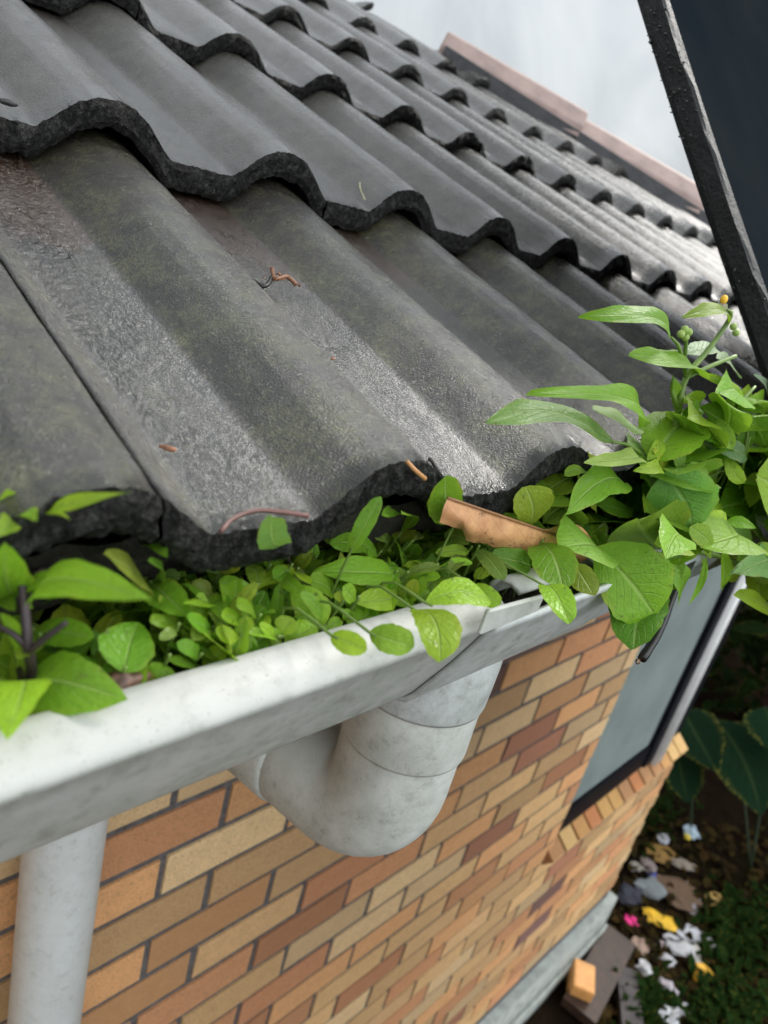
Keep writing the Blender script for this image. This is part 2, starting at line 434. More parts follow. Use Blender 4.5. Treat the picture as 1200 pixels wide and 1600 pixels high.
# roof tiles
PX, P0 = .15, .252
RY, RZ, G, PIT = .2116, -.127, .3493, math.radians(20.4)
GY, GZ_ = G * math.cos(PIT), G * math.sin(PIT)
TILT = math.radians(16.6)
PT = [(-.0445, 0), (-.040, .0018), (-.034, .006), (-.026, .0118), (-.016, .0185), (-.006, .0225), (.004, .0242), (.014, .0243), (.023, .0225), (.033, .0172), (.042, .0098), (.049, .0035), (.0535, .0006), (.056, 0)]
def prof(x):
    """height of the tile surface above its pans, x measured from a roll crest, period PX"""
    x = (x + .075 - .006) % PX - .075 + .006
    if x <= PT[0][0] or x >= PT[-1][0]: return 0.
    for (x0, h0), (x1, h1) in zip(PT, PT[1:]):
        if x <= x1:
            return (h0 + (h1 - h0) * (x - x0) / (x1 - x0))
    return 0.
def panmask(x):
    x = (x - .081 + PX / 2) % PX - PX / 2
    return max(0., min(1., (.0275 - abs(x)) / .006))
bm = bmesh.new()
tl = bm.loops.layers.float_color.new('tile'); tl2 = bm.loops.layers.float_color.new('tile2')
HIP = 3.45
rows = 6
for k_ in range(rows):
    y0 = RY + k_ * GY; z0 = RZ + k_ * GZ_
    near = k_ <= 2
    shift = (.0315 - PX) if k_ % 2 == 0 else (.0535 - PX)
    xa = P0 + shift - .30 * 4
    while xa < HIP - y0 + .35:
        x0, x1 = xa + .0009, xa + .2991
        rnd = R.random(); dz = R.uniform(-.0015, .0015); dy = R.uniform(-.003, .003) if k_ else 0; yaw = R.uniform(-.004, .004)
        nx = 150 if (k_ < 2 and x0 < .9) else 84 if (k_ < 3 and x0 < 1.4) else (44 if k_ < 3 else 30)
        nv = (34 if x0 < 1.2 else 16) if k_ == 0 else (18 if k_ == 1 else 9)
        L = G + .075
        grid = []
        # lip in front (thickness), then the upper face going back
        prog = [(-1., 0), (-.75, 0), (-.5, 0), (-.25, 0), (-.02, 0), (0., 0)] + [(0, (i / (nv - 1)) ** 1.0) for i in range(1, nv)]
        fth = .0195
        for (fz, t) in prog:
            row = []
            for i in range(nx + 1):
                x = x0 + (x1 - x0) * i / nx
                h = prof(x - P0) * (1.0 if k_ == 0 else 1.16)
                d = t * L
                xx = x + yaw * d
                yy = y0 + dy + d * math.cos(TILT); zz = z0 + dz + d * math.sin(TILT) + h
                if t > 0 or fz == 0:
                    q = Vector((xx, d, k_ * 3.1 + rnd))
                    zz += .0007 * noise.noise(q * 45) + .0004 * noise.noise(q * 140)
                    if t > 0 and i in (0, nx): zz -= .0025 if k_ == 0 else .0006
                    if t == 0: zz -= .0012 - 0.0005 * noise.noise(Vector((xx * 210, 1.3, k_))); yy += .0009 * noise.noise(Vector((xx * 120, 3.3, k_))) + .0006 * noise.noise(Vector((xx * 330, 3.3, k_)))
                else:
                    # ragged, algae-covered front face
                    q = Vector((xx * 90, fz * 2.2, k_ * 5.7)); q2 = Vector((xx * 260, fz * 5, k_ * 2.2))
                    yy += (0 if fz > -.1 else (-.0012 if fz > -.9 else .003)) + (.0022 * noise.noise(q) + .0026 * noise.noise(q2)) * (.45 if fz > -.1 else 1)
                    zz += fz * fth * (1 + (.12 * noise.noise(q) if fz < -.6 else 0)) + .0012 * noise.noise(q2)
                row.append(bm.verts.new((xx, yy, zz)))
            grid.append(row)
        # underside strip going back
        row = []
        for i in range(nx + 1):
            v = grid[0][i].co
            row.append(bm.verts.new((v.x, v.y + .09, v.z + .09 * math.tan(TILT))))
        grid.insert(0, row)
        T = [0] * 7 + [p[1] for p in prog[6:]]
        for a in range(len(grid) - 1):
            for i in range(nx):
                f = bm.faces.new((grid[a][i], grid[a][i + 1], grid[a + 1][i + 1], grid[a + 1][i]))
                f.smooth = a >= 6
                for lp, (aa, ii) in zip(f.loops, ((a, i), (a, i + 1), (a + 1, i + 1), (a + 1, i))):
                    x = x0 + (x1 - x0) * ii / nx
                    lp[tl] = (panmask(x - P0), min(1., T[aa] * L / G), rnd, 1. if a < 6 else 0.)
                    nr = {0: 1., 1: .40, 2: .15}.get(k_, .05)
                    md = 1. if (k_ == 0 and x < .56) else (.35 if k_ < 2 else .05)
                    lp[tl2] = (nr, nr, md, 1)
        # side cheeks of the tile joint
        for ii in (0, nx):
            for a in range(6, len(grid) - 1):
                p, q = grid[a][ii].co, grid[a + 1][ii].co
                e = [grid[a][ii], grid[a + 1][ii], bm.verts.new((q.x, q.y, q.z - .006)), bm.verts.new((p.x, p.y, p.z - .006))]
                f = bm.faces.new(e)
                for lp in f.loops: lp[tl] = (0, .3, rnd, 1.); lp[tl2] = (0, 0, 0, 1)
        xa += .30
# cut along the hip
bmesh.ops.remove_doubles(bm, verts=bm.verts, dist=1e-6)
geom = bm.verts[:] + bm.edges[:] + bm.faces[:]
bmesh.ops.bisect_plane(bm, geom=geom, plane_co=(HIP - .21, .21, 0), plane_no=(1, 1, 0), clear_outer=True)
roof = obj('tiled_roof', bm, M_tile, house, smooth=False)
bm = bmesh.new(); g = []
for i in range(240):
    x = -.5 + 2.6 * i / 239; row = []
    for j in range(9):
        a = j / 8
        n_ = .008 * noise.noise(Vector((x * 26, a * 3, 4))) + .005 * noise.noise(Vector((x * 80, a * 7, 1))) + .003 * noise.noise(Vector((x * 190, a * 16, 1)))
        row.append(bm.verts.new((x, RY + .020 + .035 * (1 - a) ** 2 * 0 + .045 * a + n_ - .012 * math.sin(a * PI) + max(0, .02 * noise.noise(Vector((x * 9, 2, 2)))), -.192 + .062 * (1 - (1 - a) ** 1.2) * 0 + .055 * (1 - a) - .0 + .3 * n_)))
    g.append(row)
for i in range(239):
    for j in range(8): bm.faces.new((g[i][j], g[i][j + 1], g[i + 1][j + 1], g[i + 1][j]))
obj('eave_bedding', bm, simple('black_mossy_bedding', (.026, .022, .016), .6, .7, 160, .9, .004), roof, smooth=False)
# sarking below the tiles keeps light out of the gaps
bm = bmesh.new()
yR = RY + rows * GY - .05; zR = RZ + .02 + (yR - RY) * math.tan(PIT)
def rp(x, y, o): return (x, y, RZ + (y - RY) * math.tan(PIT) + o)
v = [bm.verts.new(p) for p in (rp(-1.6, RY + .07, -.075), rp(HIP - RY - .12, RY + .07, -.075), rp(HIP - yR, yR, -.075), rp(-1.6, yR, -.075))]
bm.faces.new(v)
# far slopes of the roof
b0 = rp(-1.6, yR, .0); b1 = rp(HIP - yR, yR, .0)
v = [bm.verts.new(p) for p in (b0, b1, (HIP - RY, 2 * yR - RY, RZ - .02), (-1.6, 2 * yR - RY, RZ - .02))]
bm.faces.new(v)
v = [bm.verts.new(p) for p in (rp(HIP - RY + .01, RY, -.01), (HIP - RY + .01, 2 * yR - RY, RZ - .02), (HIP - yR + .01, yR, b1[2] - .01))]
bm.faces.new(v)
M_slope = simple('far_roof_slope', (.05, .05, .05), .5, .3, 20)
obj('roof_lining', bm, M_slope, roof, smooth=False)
# hip caps, pinkish and lichen-pale on top, with dark mortar bedding
M_cap = simple('pink_grey_hip_cap', (.33, .235, .21), .6, .2, 18, .3, .003)
M_bed = simple('dark_pointing', (.050, .050, .054), .7, .3, 30, .4, .004)
hd = Vector((-1, 1, math.tan(PIT))).normalized()
hs = Vector((1, 1, 0)).normalized(); hn = hs.cross(hd).normalized()
if hn.z < 0: hn = -hn
def hip_pt(s): return Vector((HIP - RY - s, RY + s, RZ + .02 + s * math.tan(PIT)))
s = .02; hl = .29
while s < 1.40:
    a, b = hip_pt(s), hip_pt(s + hl + .02)
    pr = [(-.098, -.035), (-.092, -.006), (-.056, .034), (0, .048), (.056, .034), (.092, -.006), (.098, -.035)]
    bm = bmesh.new(); rg = []
    for (p, lift, sc) in ((a, .018, 1.05), (b, .002, .97)):
        rg.append([bm.verts.new(p + hs * q * sc + hn * (h * sc + lift)) for q, h in pr])
        rg.append([bm.verts.new(p + hs * q * sc * .86 + hn * (h * sc * .80 + lift)) for q, h in pr])
    o0, i0, o1, i1 = rg
    for i in range(6):
        bm.faces.new((o0[i], o1[i], o1[i + 1], o0[i + 1])); bm.faces.new((i0[i], i0[i + 1], i1[i + 1], i1[i]))
        bm.faces.new((o0[i], o0[i + 1], i0[i + 1], i0[i])); bm.faces.new((o1[i], i1[i], i1[i + 1], o1[i + 1]))
    bmesh.ops.recalc_face_normals(bm, faces=bm.faces); bevel_all(bm, .004, 2)
    cap = obj('hip_cap', bm, M_cap, house, smooth=False)
    bm = bmesh.new(); rg = []
    for p in (a, a.lerp(b, .97)):
        rg.append([bm.verts.new(p + hs * q + hn * h) for q, h in ((-.108, -.07), (-.100, -.004), (-.05, .010), (.05, .010), (.100, -.004), (.108, -.07))])
    for i in range(5): bm.faces.new((rg[0][i], rg[1][i], rg[1][i + 1], rg[0][i + 1]))
    bm.faces.new(rg[0][::-1]); bm.faces.new(rg[1])
    obj('mortar_bedding', bm, M_bed, cap, smooth=False)
    s += hl

# ------------------------------------------------------------------ gutter
gutter = tag(empty('roof_gutter', (1.0, .24, -.25)), 'white plastic gutter choked with mud and weeds along the tiled eave', 'gutter')
GP = [(.187, -.182), (.1885, -.176), (.1875, -.1705), (.185, -.1685), (.181, -.1683), (.1735, -.1705), (.1675, -.1735), (.1645, -.1770), (.1645, -.1795), (.1675, -.1825),
      (.1725, -.194), (.1805, -.211), (.189, -.227), (.197, -.242), (.201, -.2475), (.208, -.2505), (.235, -.252), (.285, -.252), (.299, -.249), (.304, -.242), (.306, -.20), (.306, -.155)]
def sweep(bm, P, xs, off=0., th=.0022, wob=0., mi=0):
    """extrude a (y,z) profile along x with a wall thickness"""
    n = len(P); nor = []
    for i in range(n):
        a, b = P[max(i - 1, 0)], P[min(i + 1, n - 1)]
        t = Vector((b[0] - a[0], b[1] - a[1])).normalized(); nor.append(Vector((t.y, -t.x)))
    # outward = left/down side of the path: flip so that the front points to -y
    if nor[n // 3].x > 0: nor = [-q for q in nor]
    rg = []
    for x in xs:
        wv = wob * noise.noise(Vector((x * 3, 1.7, 0)))
        o = [bm.verts.new((x, P[i][0] + nor[i].x * off + wv, P[i][1] + nor[i].y * off + wv * .6)) for i in range(n)]
        q = [bm.verts.new((x, P[i][0] + nor[i].x * (off - th) + wv, P[i][1] + nor[i].y * (off - th) + wv * .6)) for i in range(n)]
        rg.append((o, q))
    for (o0, q0), (o1, q1) in zip(rg, rg[1:]):
        for i in range(n - 1):
            bm.faces.new((o0[i], o0[i + 1], o1[i + 1], o1[i])); bm.faces.new((q0[i], q1[i], q1[i + 1], q0[i + 1]))
        bm.faces.new((o0[0], o1[0], q1[0], q0[0])); bm.faces.new((o0[-1], q0[-1], q1[-1], o1[-1]))
    for (o, q), fl in ((rg[0], 1), (rg[-1], 0)):
        for i in range(n - 1):
            bm.faces.new((o[i], q[i], q[i + 1], o[i + 1]))
    bmesh.ops.recalc_face_normals(bm, faces=bm.faces)
bm = bmesh.new(); sweep(bm, GP, [-1.0 + i * .05 for i in range(27)] + [.318], wob=.0015); obj('trough', bm, M_gutter, gutter)
GF = [(y + (.006 if i < 10 else .0), z - (.006 if i < 10 else .004)) for i, (y, z) in enumerate(GP)]
bm = bmesh.new(); sweep(bm, GF, [.44 + i * .08 for i in range(36)], wob=.0015); obj('trough', bm, M_far, gutter)
# running outlet (joiner): a slightly larger shell around the two ends, with its socket below and a clip flap over the bead
OX, OY = .375, .243
JP = [(y, z) for y, z in GP[7:]]
bm = bmesh.new()
sweep(bm, JP, [.303 + i * .0155 for i in range(13)], off=.0042, th=.0032)
# the ends of the shell are cut back towards the bottom
for v in bm.verts:
    dz = (-.18 - v.co.z)
    k0 = max(0, 1 - (v.co.x - .303) / .08); k1 = max(0, (v.co.x - .40) / .075)
    v.co.x += k0 * (-.004 * min(1, dz / .07))
ring = [(OX + .056 * math.cos(a), OY + .054 * math.sin(a)) for a in [2 * PI * i / 40 for i in range(40)]]
joiner = obj('outlet_joiner', bm, M_joiner, gutter)
bm = bmesh.new()
def rev(bm, prof_, cx, cy, n=48):
    rr = [[bm.verts.new((cx + r * math.cos(2 * PI * i / n), cy + r * math.sin(2 * PI * i / n), z)) for i in range(n)] for r, z in prof_]
    for a, b in zip(rr, rr[1:]):
        for i in range(n): bm.faces.new((a[i], a[(i + 1) % n], b[(i + 1) % n], b[i]))
    return rr
rev(bm, [(.010, -.205), (.034, -.212), (.043, -.226), (.0485, -.243), (.0495, -.258), (.0490, -.275), (.0485, -.290), (.0478, -.2925), (.045, -.2925)], OX, OY)
bmesh.ops.recalc_face_normals(bm, faces=bm.faces)
obj('outlet_socket', bm, M_joiner, joiner)
# clip flap
bm = bmesh.new()
def plate(bm, pts, th):
    a = [bm.verts.new(p) for p in pts]; n_ = (Vector(pts[1]) - Vector(pts[0])).cross(Vector(pts[2]) - Vector(pts[0])).normalized()
    b = [bm.verts.new(Vector(p) + n_ * th) for p in pts]
    bm.faces.new(a[::-1]); bm.faces.new(b)
    for i in range(len(a)):
        j = (i + 1) % len(a); bm.faces.new((a[i], a[j], b[j], b[i]))
    bmesh.ops.recalc_face_normals(bm, faces=bm.faces)
plate(bm, [tuple(aty(*q_)) for q_ in ((743, 990, .1585), (833, 953, .1600), (845, 927, .1610), (758, 950, .1605))], .003)
bevel_all(bm, .001, 1); obj('clip_flap', bm, M_gutter, joiner, smooth=False)
bm = bmesh.new(); sweep(bm, [(.1885, -.178), (.188, -.172), (.183, -.1665), (.176, -.1655), (.169, -.168)], [.330, .345, .36, .375, .390], off=.002, th=.003); obj('inner_clip', bm, M_gutter, joiner)
# dark mud and roots lying in the trough
bm = bmesh.new(); nx_, ny_ = 150, 16; g = []
for i in range(nx_ + 1):
    x = -.9 + 4.3 * (i / nx_) if False else -.5 + 2.6 * i / nx_
    g.append([bm.verts.new((x, .176 + .125 * j / ny_ + (.006 if j == 0 else 0), -.200 + .013 * (j / ny_) + .011 * fbm((x, .3 * j / ny_, 0), 14) + .004 * fbm((x, j * .01, 2), 60))) for j in range(ny_ + 1)])
for i in range(nx_):
    for j in range(ny_): bm.faces.new((g[i][j], g[i + 1][j], g[i + 1][j + 1], g[i][j + 1]))
mud = obj('gutter_mud', bm, M_soil); tag(mud, 'dark wet mud and leaf mould filling the white gutter', 'mud', kind='stuff')

# ------------------------------------------------------------------ drain pipes
drain = tag(empty('drainpipe', (.29, .555, GZ)), 'grey-white plastic drainpipe bending from the gutter outlet back to the brick wall and down it', 'drainpipe')
PR = .0415
bm = bmesh.new(); rev(bm, [(.044, -.27), (.0448, -.285), (.0466, -.2935), (.0468, -.333), (.0462, -.3355), (.0440, -.3365)], OX, OY); bmesh.ops.recalc_face_normals(bm, faces=bm.faces)
E0 = Vector((OX, OY, 0)); E1 = Vector((.29, .555, 0)); dr = Vector((-.07, 1, 0)).normalized()
obj('pipe_collar', bm, M_outlet, drain)
bm = bmesh.new()
pts = [E0 + Vector((0, 0, z)) for z in (-.30, -.33, -.36)]
zc = -.374; rb = .0465
for i in range(0, 13):
    a = i / 12 * math.radians(90); pts.append(E0 + dr * (rb * (1 - math.cos(a))) + Vector((0, 0, zc - rb * math.sin(a))))
d2 = (pts[-1] - pts[-2]).normalized(); e = pts[-1]
pts += [e + d2 * .03, e + d2 * .062]
tube(bm, pts, [.0443] * len(pts), 40); obj('elbow', bm, M_outlet, drain)
bm = bmesh.new(); q0 = e + d2 * .040
tube(bm, [q0, q0 + d2 * .004, q0 + d2 * .044, q0 + d2 * .048], [.0448, .0466, .0466, .0448], 40); obj('elbow_socket', bm, M_outlet, drain)
bm = bmesh.new(); q1 = q0 + d2 * .045
pts = spline([q1, Vector((.356, .45, q1.z - .002)), Vector((.342, .505, q1.z - .012)), Vector((.312, .543, q1.z - .05)), Vector((.294, .554, q1.z - .11)), Vector((E1.x, E1.y, q1.z - .17))], 6) + [Vector((E1.x, E1.y, GZ + .05))]
tube(bm, pts, PR, 40); obj('pipe', bm, M_pipe, drain)
for zz in (-.78 - .55, -2.3):
    bm = bmesh.new(); tube(bm, [(E1.x, E1.y, zz), (E1.x, E1.y, zz - .03)], .0475, 32); box(bm, (E1.x - .06, E1.y + .03, zz - .03), (E1.x + .06, WY - .001, zz)); obj('bracket', bm, M_pipe, drain, smooth=False)

# ------------------------------------------------------------------ black board leaning past the gutter
def black_mat():
    k = MT('wet_black_board'); 
    c = k.ramp(k.noise(5, 4), [(.3, (.008, .012, .016, 1)), (.7, (.015, .018, .020, 1))])
    k.set(Base_Color=c, Roughness=k.ramp(k.noise(3, 3), [(.3, .5), (.7, .65)]), Normal=k.bump(k.noise(40, 4), .12, .004))
    k.p.inputs['Specular IOR Level'].default_value = 0.
    return k.m
M_black = black_mat()
X0 = .72
pa, pb = atx(1052, 20, X0), atx(1266, 655, X0)
bd = (pa - pb).normalized(); bn = Vector((0, -bd.z, bd.y)).normalized()
if bn.y > 0: bn = -bn
t_low = (GZ - pb.z) / bd.z
lo, hi = pb + bd * t_low, pa + bd * .75
bm = bmesh.new()
for i in range(0, 61):
    pass
SL = 220; rg = []
for i in range(SL + 1):
    p = lo.lerp(hi, 1 - (1 - i / SL) ** 2 if False else i / SL)
    near_ = (p - pb).length < 1.2
    bow = -.012 * math.sin(min(1, max(0, (p - pb).dot(bd) / .5)) * PI)
    ro = (.0022 * noise.noise(p * 60) + .0022 * noise.noise(p * 170)) if near_ else 0
    pf = [(0.0 + ro, -.004), (.003, -.020), (.010, -.027), (.03, -.028), (.80, -.028), (.80, .0), (.03, .0), (.010, -.0005), (.003, -.002 + ro)]
    rg.append([bm.verts.new(p + Vector((1, 0, 0)) * (u + bow) - bn * -v_) for u, v_ in pf])
for a, b in zip(rg, rg[1:]):
    for j in range(9): bm.faces.new((a[j], a[(j + 1) % 9], b[(j + 1) % 9], b[j])).material_index = 1 if j in (7, 8, 0, 1) else 0
bm.faces.new(rg[0][::-1]); bm.faces.new(rg[-1]); bmesh.ops.recalc_face_normals(bm, faces=bm.faces)
k = MT('lichened_board_edge'); k.set(Base_Color=k.ramp(k.noise(70, 6, .75), [(.35, (.005, .006, .006, 1)), (.62, (.014, .016, .016, 1)), (.80, (.06, .062, .058, 1))]), Roughness=.5, Normal=k.bump(k.noise(220, 5, .7), .8, .004))
board = obj('leaning_board', bm, [M_black, k.m], loc=lo, smooth=False); tag(board, 'wet black board leaning up past the gutter with crumbs on its rough edge', 'board')
bm = bmesh.new()
for i in range(330):
    t_ = R.uniform(-.2, 1.3)
    if noise.noise(Vector((t_ * 7, .5, 0))) + .4 * noise.noise(Vector((t_ * 31, 2.5, 0))) < R.uniform(-.1, .5): continue
    p = pb.lerp(pa, t_) + Vector((R.choice([0, .001, .002, .004, .008]) , 0, 0)) - bn * R.uniform(.002, .026)
    bow = -.012 * math.sin(min(1, max(0, (p - pb).dot(bd) / .5)) * PI)
    rr = R.uniform(.0004, .0013) * (2 if R.random() < .06 else 1); bmesh.ops.create_icosphere(bm, subdivisions=1, radius=rr, matrix=Matrix.Translation(p + Vector((bow, 0, 0))) @ Matrix.Diagonal((1, R.uniform(.6, 1.8), R.uniform(.6, 1.4), 1)))
obj('edge_crumbs', bm, simple('wet_crumbs', (.05, .05, .045), .25, .8, 300), board)['kind'] = 'stuff'

# ------------------------------------------------------------------ leaves
def w_spat(t):
    e = max(0., 1 - ((t - .64) / .365) ** 2) ** .5
    q = max(0, min(1, (t - .10) / .40)); q = q * q * (3 - 2 * q)
    return max(.10 * (1 - t), e * q if t > .28 else .10 + .0 * t, (t / .4) ** 1.6 * .62 if t < .4 else 0)
def w_oval(t):
    return max(.06 if t < .08 else 0, max(0., 1 - (abs(t - .56) / (.56 if t < .56 else .442)) ** (2.1 if t < .56 else 2.3)) ** (.70 if t < .56 else .52))
def w_ovate(t):
    return max(.05 if t < .05 else 0, max(0., 1 - (abs(t - .40) / (.40 if t < .40 else .602)) ** (2.4 if t < .40 else 1.7)) ** (.55 if t < .40 else .85))
def w_lance(t):
    return max(.05 if t < .05 else 0, max(0., 1 - (abs(t - .42) / (.42 if t < .42 else .582)) ** 1.8) ** (.75 if t < .42 else .95))
SH = {'spat': w_spat, 'oval': w_oval, 'ovate': w_ovate, 'lance': w_lance}
def leaf(bm, B, T, W, shape='spat', nrm=None, bend=.12, fold=.18, wave=.02, tint=(.16, .36, .03), tooth=0., nu=14, nv=8):
    cl_ = bm.loops.layers.float_color.get('leaf') or bm.loops.layers.float_color.new('leaf')
    ul = bm.loops.layers.uv.get('UVMap') or bm.loops.layers.uv.new('UVMap')
    ax = T - B; L = ax.length
    if L < 1e-5: return
    d = ax / L
    if nrm is None:
        nrm = (-(B + T) * .5).normalized() * .75 + Vector((0, 0, .75)) + Vector((R.uniform(-.35, .35), R.uniform(-.35, .35), 0))
    n_ = (nrm - d * nrm.dot(d)).normalized(); s_ = d.cross(n_).normalized()
    ph = R.uniform(0, 6.28); wf = SH[shape]; g = []; sc_ = R.uniform(-.09, .09); asy = R.uniform(-.12, .12); curl = R.uniform(-.5, .5)
    for i in range(nu + 1):
        t = i / nu; row = []
        c = B + ax * t + n_ * (bend * L * math.sin(PI * t ** .9)) + s_ * (sc_ * L * math.sin(PI * t))
        hw = W * .5 * wf(t)
        if tooth: hw *= 1 + tooth * (math.sin(t * 22 + ph) * .5 + math.sin(t * 9 + ph * 2) * .5)
        for j in range(nv + 1):
            q = 2 * j / nv - 1
            hj = hw * (1 + asy * (1 if q > 0 else -1)) * (1 + .035 * math.sin(t * 31 + ph * 3 + (2 if q > 0 else 0)) + .03 * math.sin(t * 13 + ph))
            lift = (fold + curl * t * (.5 if q > 0 else .1)) * abs(q) * hw - .10 * hw * (q * q) + wave * L * math.sin(t * 9 + ph + q * 1.5) * abs(q)
            row.append(bm.verts.new(c + s_ * (q * hj) + n_ * lift))
        g.append(row)
    if R.random() < .12 and tint[1] > .15: tint = tuple(.6 * a + .4 * b for a, b in zip(tint, (.42, .42, .05)))
    k = R.uniform(.80, 1.15); tc_ = (tint[0] * k * R.uniform(.85, 1.15), tint[1] * k, tint[2] * k, 1)
    for i in range(nu):
        for j in range(nv):
            f = bm.faces.new((g[i][j], g[i][j + 1], g[i + 1][j + 1], g[i + 1][j])); f.smooth = True
            for lp, (a, b) in zip(f.loops, ((i, j), (i, j + 1), (i + 1, j + 1), (i + 1, j))):
                lp[cl_] = tc_; lp[ul].uv = (b / nv, a / nu)
GREEN = (.205, .400, .026); LIME = (.300, .500, .030); DEEP = (.120, .270, .020); PALE = (.32, .48, .12); OLIVE = (.21, .29, .05)
def width_m(px, P):
    return px * (CM @ P).z / FPX

# ---- traced seedlings lying in the gutter: (base px, tip px, width px, base z, tip z, tint, shape)
ZB, ZT = -.170, -.152
SEED = [
 # near the left end, behind the foreground plant
 [(192,1052, 216,972, 70, GREEN, 'ovate')],
 [(50,992, 146,996, 38, GREEN, 'oval'), (60,1000, 30,1030, 26, DEEP, 'spat')],
 [(235,918, 232,875, 20, DEEP, 'oval'), (242,914, 281,906, 25, PALE, 'spat'), (232,916, 292,962, 46, GREEN, 'spat'), (238,900, 262,868, 20, DEEP, 'oval')],
 [(200,930, 165,868, 52, OLIVE, 'oval')],
 [(335,893, 306,889, 24, PALE, 'oval'), (342,893, 376,884, 21, LIME, 'oval'), (395,934, 344,906, 33, GREEN, 'oval'), (345,898, 336,873, 10, LIME, 'spat')],
 [(340,946, 300,910, 30, OLIVE, 'spat'), (340,951, 287,944, 21, LIME, 'spat'), (335,950, 362,975, 26, GREEN, 'spat')],
 [(282,986, 234,970, 29, GREEN, 'oval'), (276,984, 250,1000, 16, OLIVE, 'spat')],
 [(335,990, 292,964, 28, GREEN, 'spat'), (330,990, 300,1000, 24, OLIVE, 'oval')],
 [(379,995, 346,960, 24, LIME, 'spat'), (375,998, 337,984, 24, LIME, 'spat'), (382,995, 386,962, 18, GREEN, 'spat')],
 [(402,968, 369,946, 27, GREEN, 'oval'), (402,968, 420,978, 14, LIME, 'spat'), (405,970, 428,958, 15, GREEN, 'spat')],
 [(432,1000, 386,988, 20, LIME, 'oval'), (430,1000, 405,975, 16, LIME, 'spat'), (436,1000, 458,966, 30, LIME, 'spat')],
 [(318,1044, 351,1012, 29, LIME, 'oval'), (310,1028, 277,1003, 21, GREEN, 'oval'), (262,1031, 312,1044, 21, GREEN, 'oval'), (325,1046, 348,1038, 20, OLIVE, 'oval')],
 [(236,1080, 268,1045, 50, LIME, 'oval'), (240,1082, 222,1050, 24, OLIVE, 'oval')],
 [(370,1040, 363,997, 24, GREEN, 'spat'), (385,1040, 392,1000, 34, DEEP, 'oval')],
 [(396,926, 458,887, 27, LIME, 'spat'), (418,890, 440,862, 34, GREEN, 'oval'), (400,920, 393,880, 26, DEEP, 'oval')],
 [(460,886, 488,862, 18, LIME, 'oval'), (489,876, 488,847, 17, GREEN, 'oval'), (462,895, 485,912, 18, LIME, 'spat')],
 [(501,984, 456,912, 48, LIME, 'ovate'), (500,985, 470,925, 20, GREEN, 'spat')],
 [(446,1016, 494,979, 38, LIME, 'oval'), (441,1010, 420,985, 24, GREEN, 'spat')],
 [(543,980, 586,950, 46, LIME, 'oval'), (517,992, 573,1016, 32, LIME, 'oval'), (500,985, 533,968, 18, LIME, 'spat')],
 [(577,988, 647,1010, 44, GREEN, 'oval'), (572,984, 560,965, 18, GREEN, 'spat')],
 [(648,953, 688,1034, 60, LIME, 'oval'), (650,946, 671,924, 23, GREEN, 'oval'), (650,945, 616,944, 21, GREEN, 'oval'), (645,936, 650,905, 18, LIME, 'spat')],
 [(556,942, 618,932, 34, LIME, 'oval'), (573,946, 612,942, 18, DEEP, 'oval'), (556,940, 536,916, 24, GREEN, 'spat')],
 [(614,898, 489,892, 46, GREEN, 'ovate'), (590,868, 515,848, 32, GREEN, 'oval'), (540,846, 506,842, 24, OLIVE, 'oval')],
 [(546,866, 595,776, 24, DEEP, 'oval')],
 [(532,946, 534,924, 20, LIME, 'spat'), (525,930, 482,906, 32, GREEN, 'oval'), (530,948, 545,965, 16, GREEN, 'spat')],
 [(627,832, 627,800, 18, GREEN, 'oval'), (613,830, 596,804, 16, GREEN, 'oval'), (612,850, 585,838, 14, OLIVE, 'spat'), (640,850, 655,832, 14, OLIVE, 'spat')],
 [(625,897, 688,902, 20, LIME, 'oval'), (632,900, 690,886, 14, OLIVE, 'oval')],
 [(711,818, 696,744, 50, GREEN, 'oval')],
 [(819,829, 821,760, 60, GREEN, 'spat')],
 [(864,842, 755,822, 44, GREEN, 'oval'), (790,852, 730,830, 34, DEEP, 'oval')],
 [(843,850, 880,922, 58, GREEN, 'oval'), (850,915, 890,975, 40, LIME, 'oval')],
 [(874,862, 935,874, 14, LIME, 'oval'), (890,880, 928,931, 36, DEEP, 'oval')],
 [(827,892, 768,868, 38, DEEP, 'oval'), (745,860, 788,906, 26, OLIVE, 'oval'), (760,880, 745,905, 20, LIME, 'spat')],
 [(665,942, 765,938, 44, LIME, 'oval'), (738,915, 782,944, 28, LIME, 'oval')],
 [(680,888, 738,880, 15, LIME, 'spat'), (732,861, 681,864, 18, GREEN, 'oval'), (700,846, 733,850, 22, OLIVE, 'oval')],
 [(690,830, 665,812, 20, DEEP, 'oval'), (700,850, 720,835, 26, DEEP, 'oval'), (712,870, 700,895, 18, OLIVE, 'spat')],
 [(452,890, 428,905, 24, GREEN, 'spat'), (445,900, 470,925, 22, GREEN, 'spat')],
 [(800,915, 770,905, 22, OLIVE, 'oval'), (805,905, 826,898, 20, GREEN, 'oval'), (800,900, 800,880, 18, DEEP, 'spat')],
]
LBL = {
 0: 'heart-shaped seedling leaf with a pale midrib beside the foreground plant stem',
 1: 'low seedling with one long oval leaf behind the dark foreground stem',
 12: 'yellowish nibbled seedling leaf lying against the gutter rim',
 16: 'seedling with a broad lime leaf leaning left in mid gutter',
 18: 'seedling with two round lime leaves spilling onto the white rim',
 19: 'single smooth oval leaf resting on the white gutter rim',
 20: 'large lime leaf hanging down over the outside of the white gutter',
 22: 'seedling with a wide pointed leaf lying sideways below the tile end',
 23: 'dark narrow leaf standing upright against the black tile end',
 27: 'pale green leaf standing at the left end of the dry brown leaf',
 28: 'spoon-shaped leaf standing in front of the dry brown leaf',
 29: 'broad two-lobed leaf lying just below the dry brown leaf',
 30: 'pair of smooth leaves drooping over the gutter near its grey joint',
 33: 'long lime leaf lying along the rim beside the white clip flap',
}
SOIL = -.195
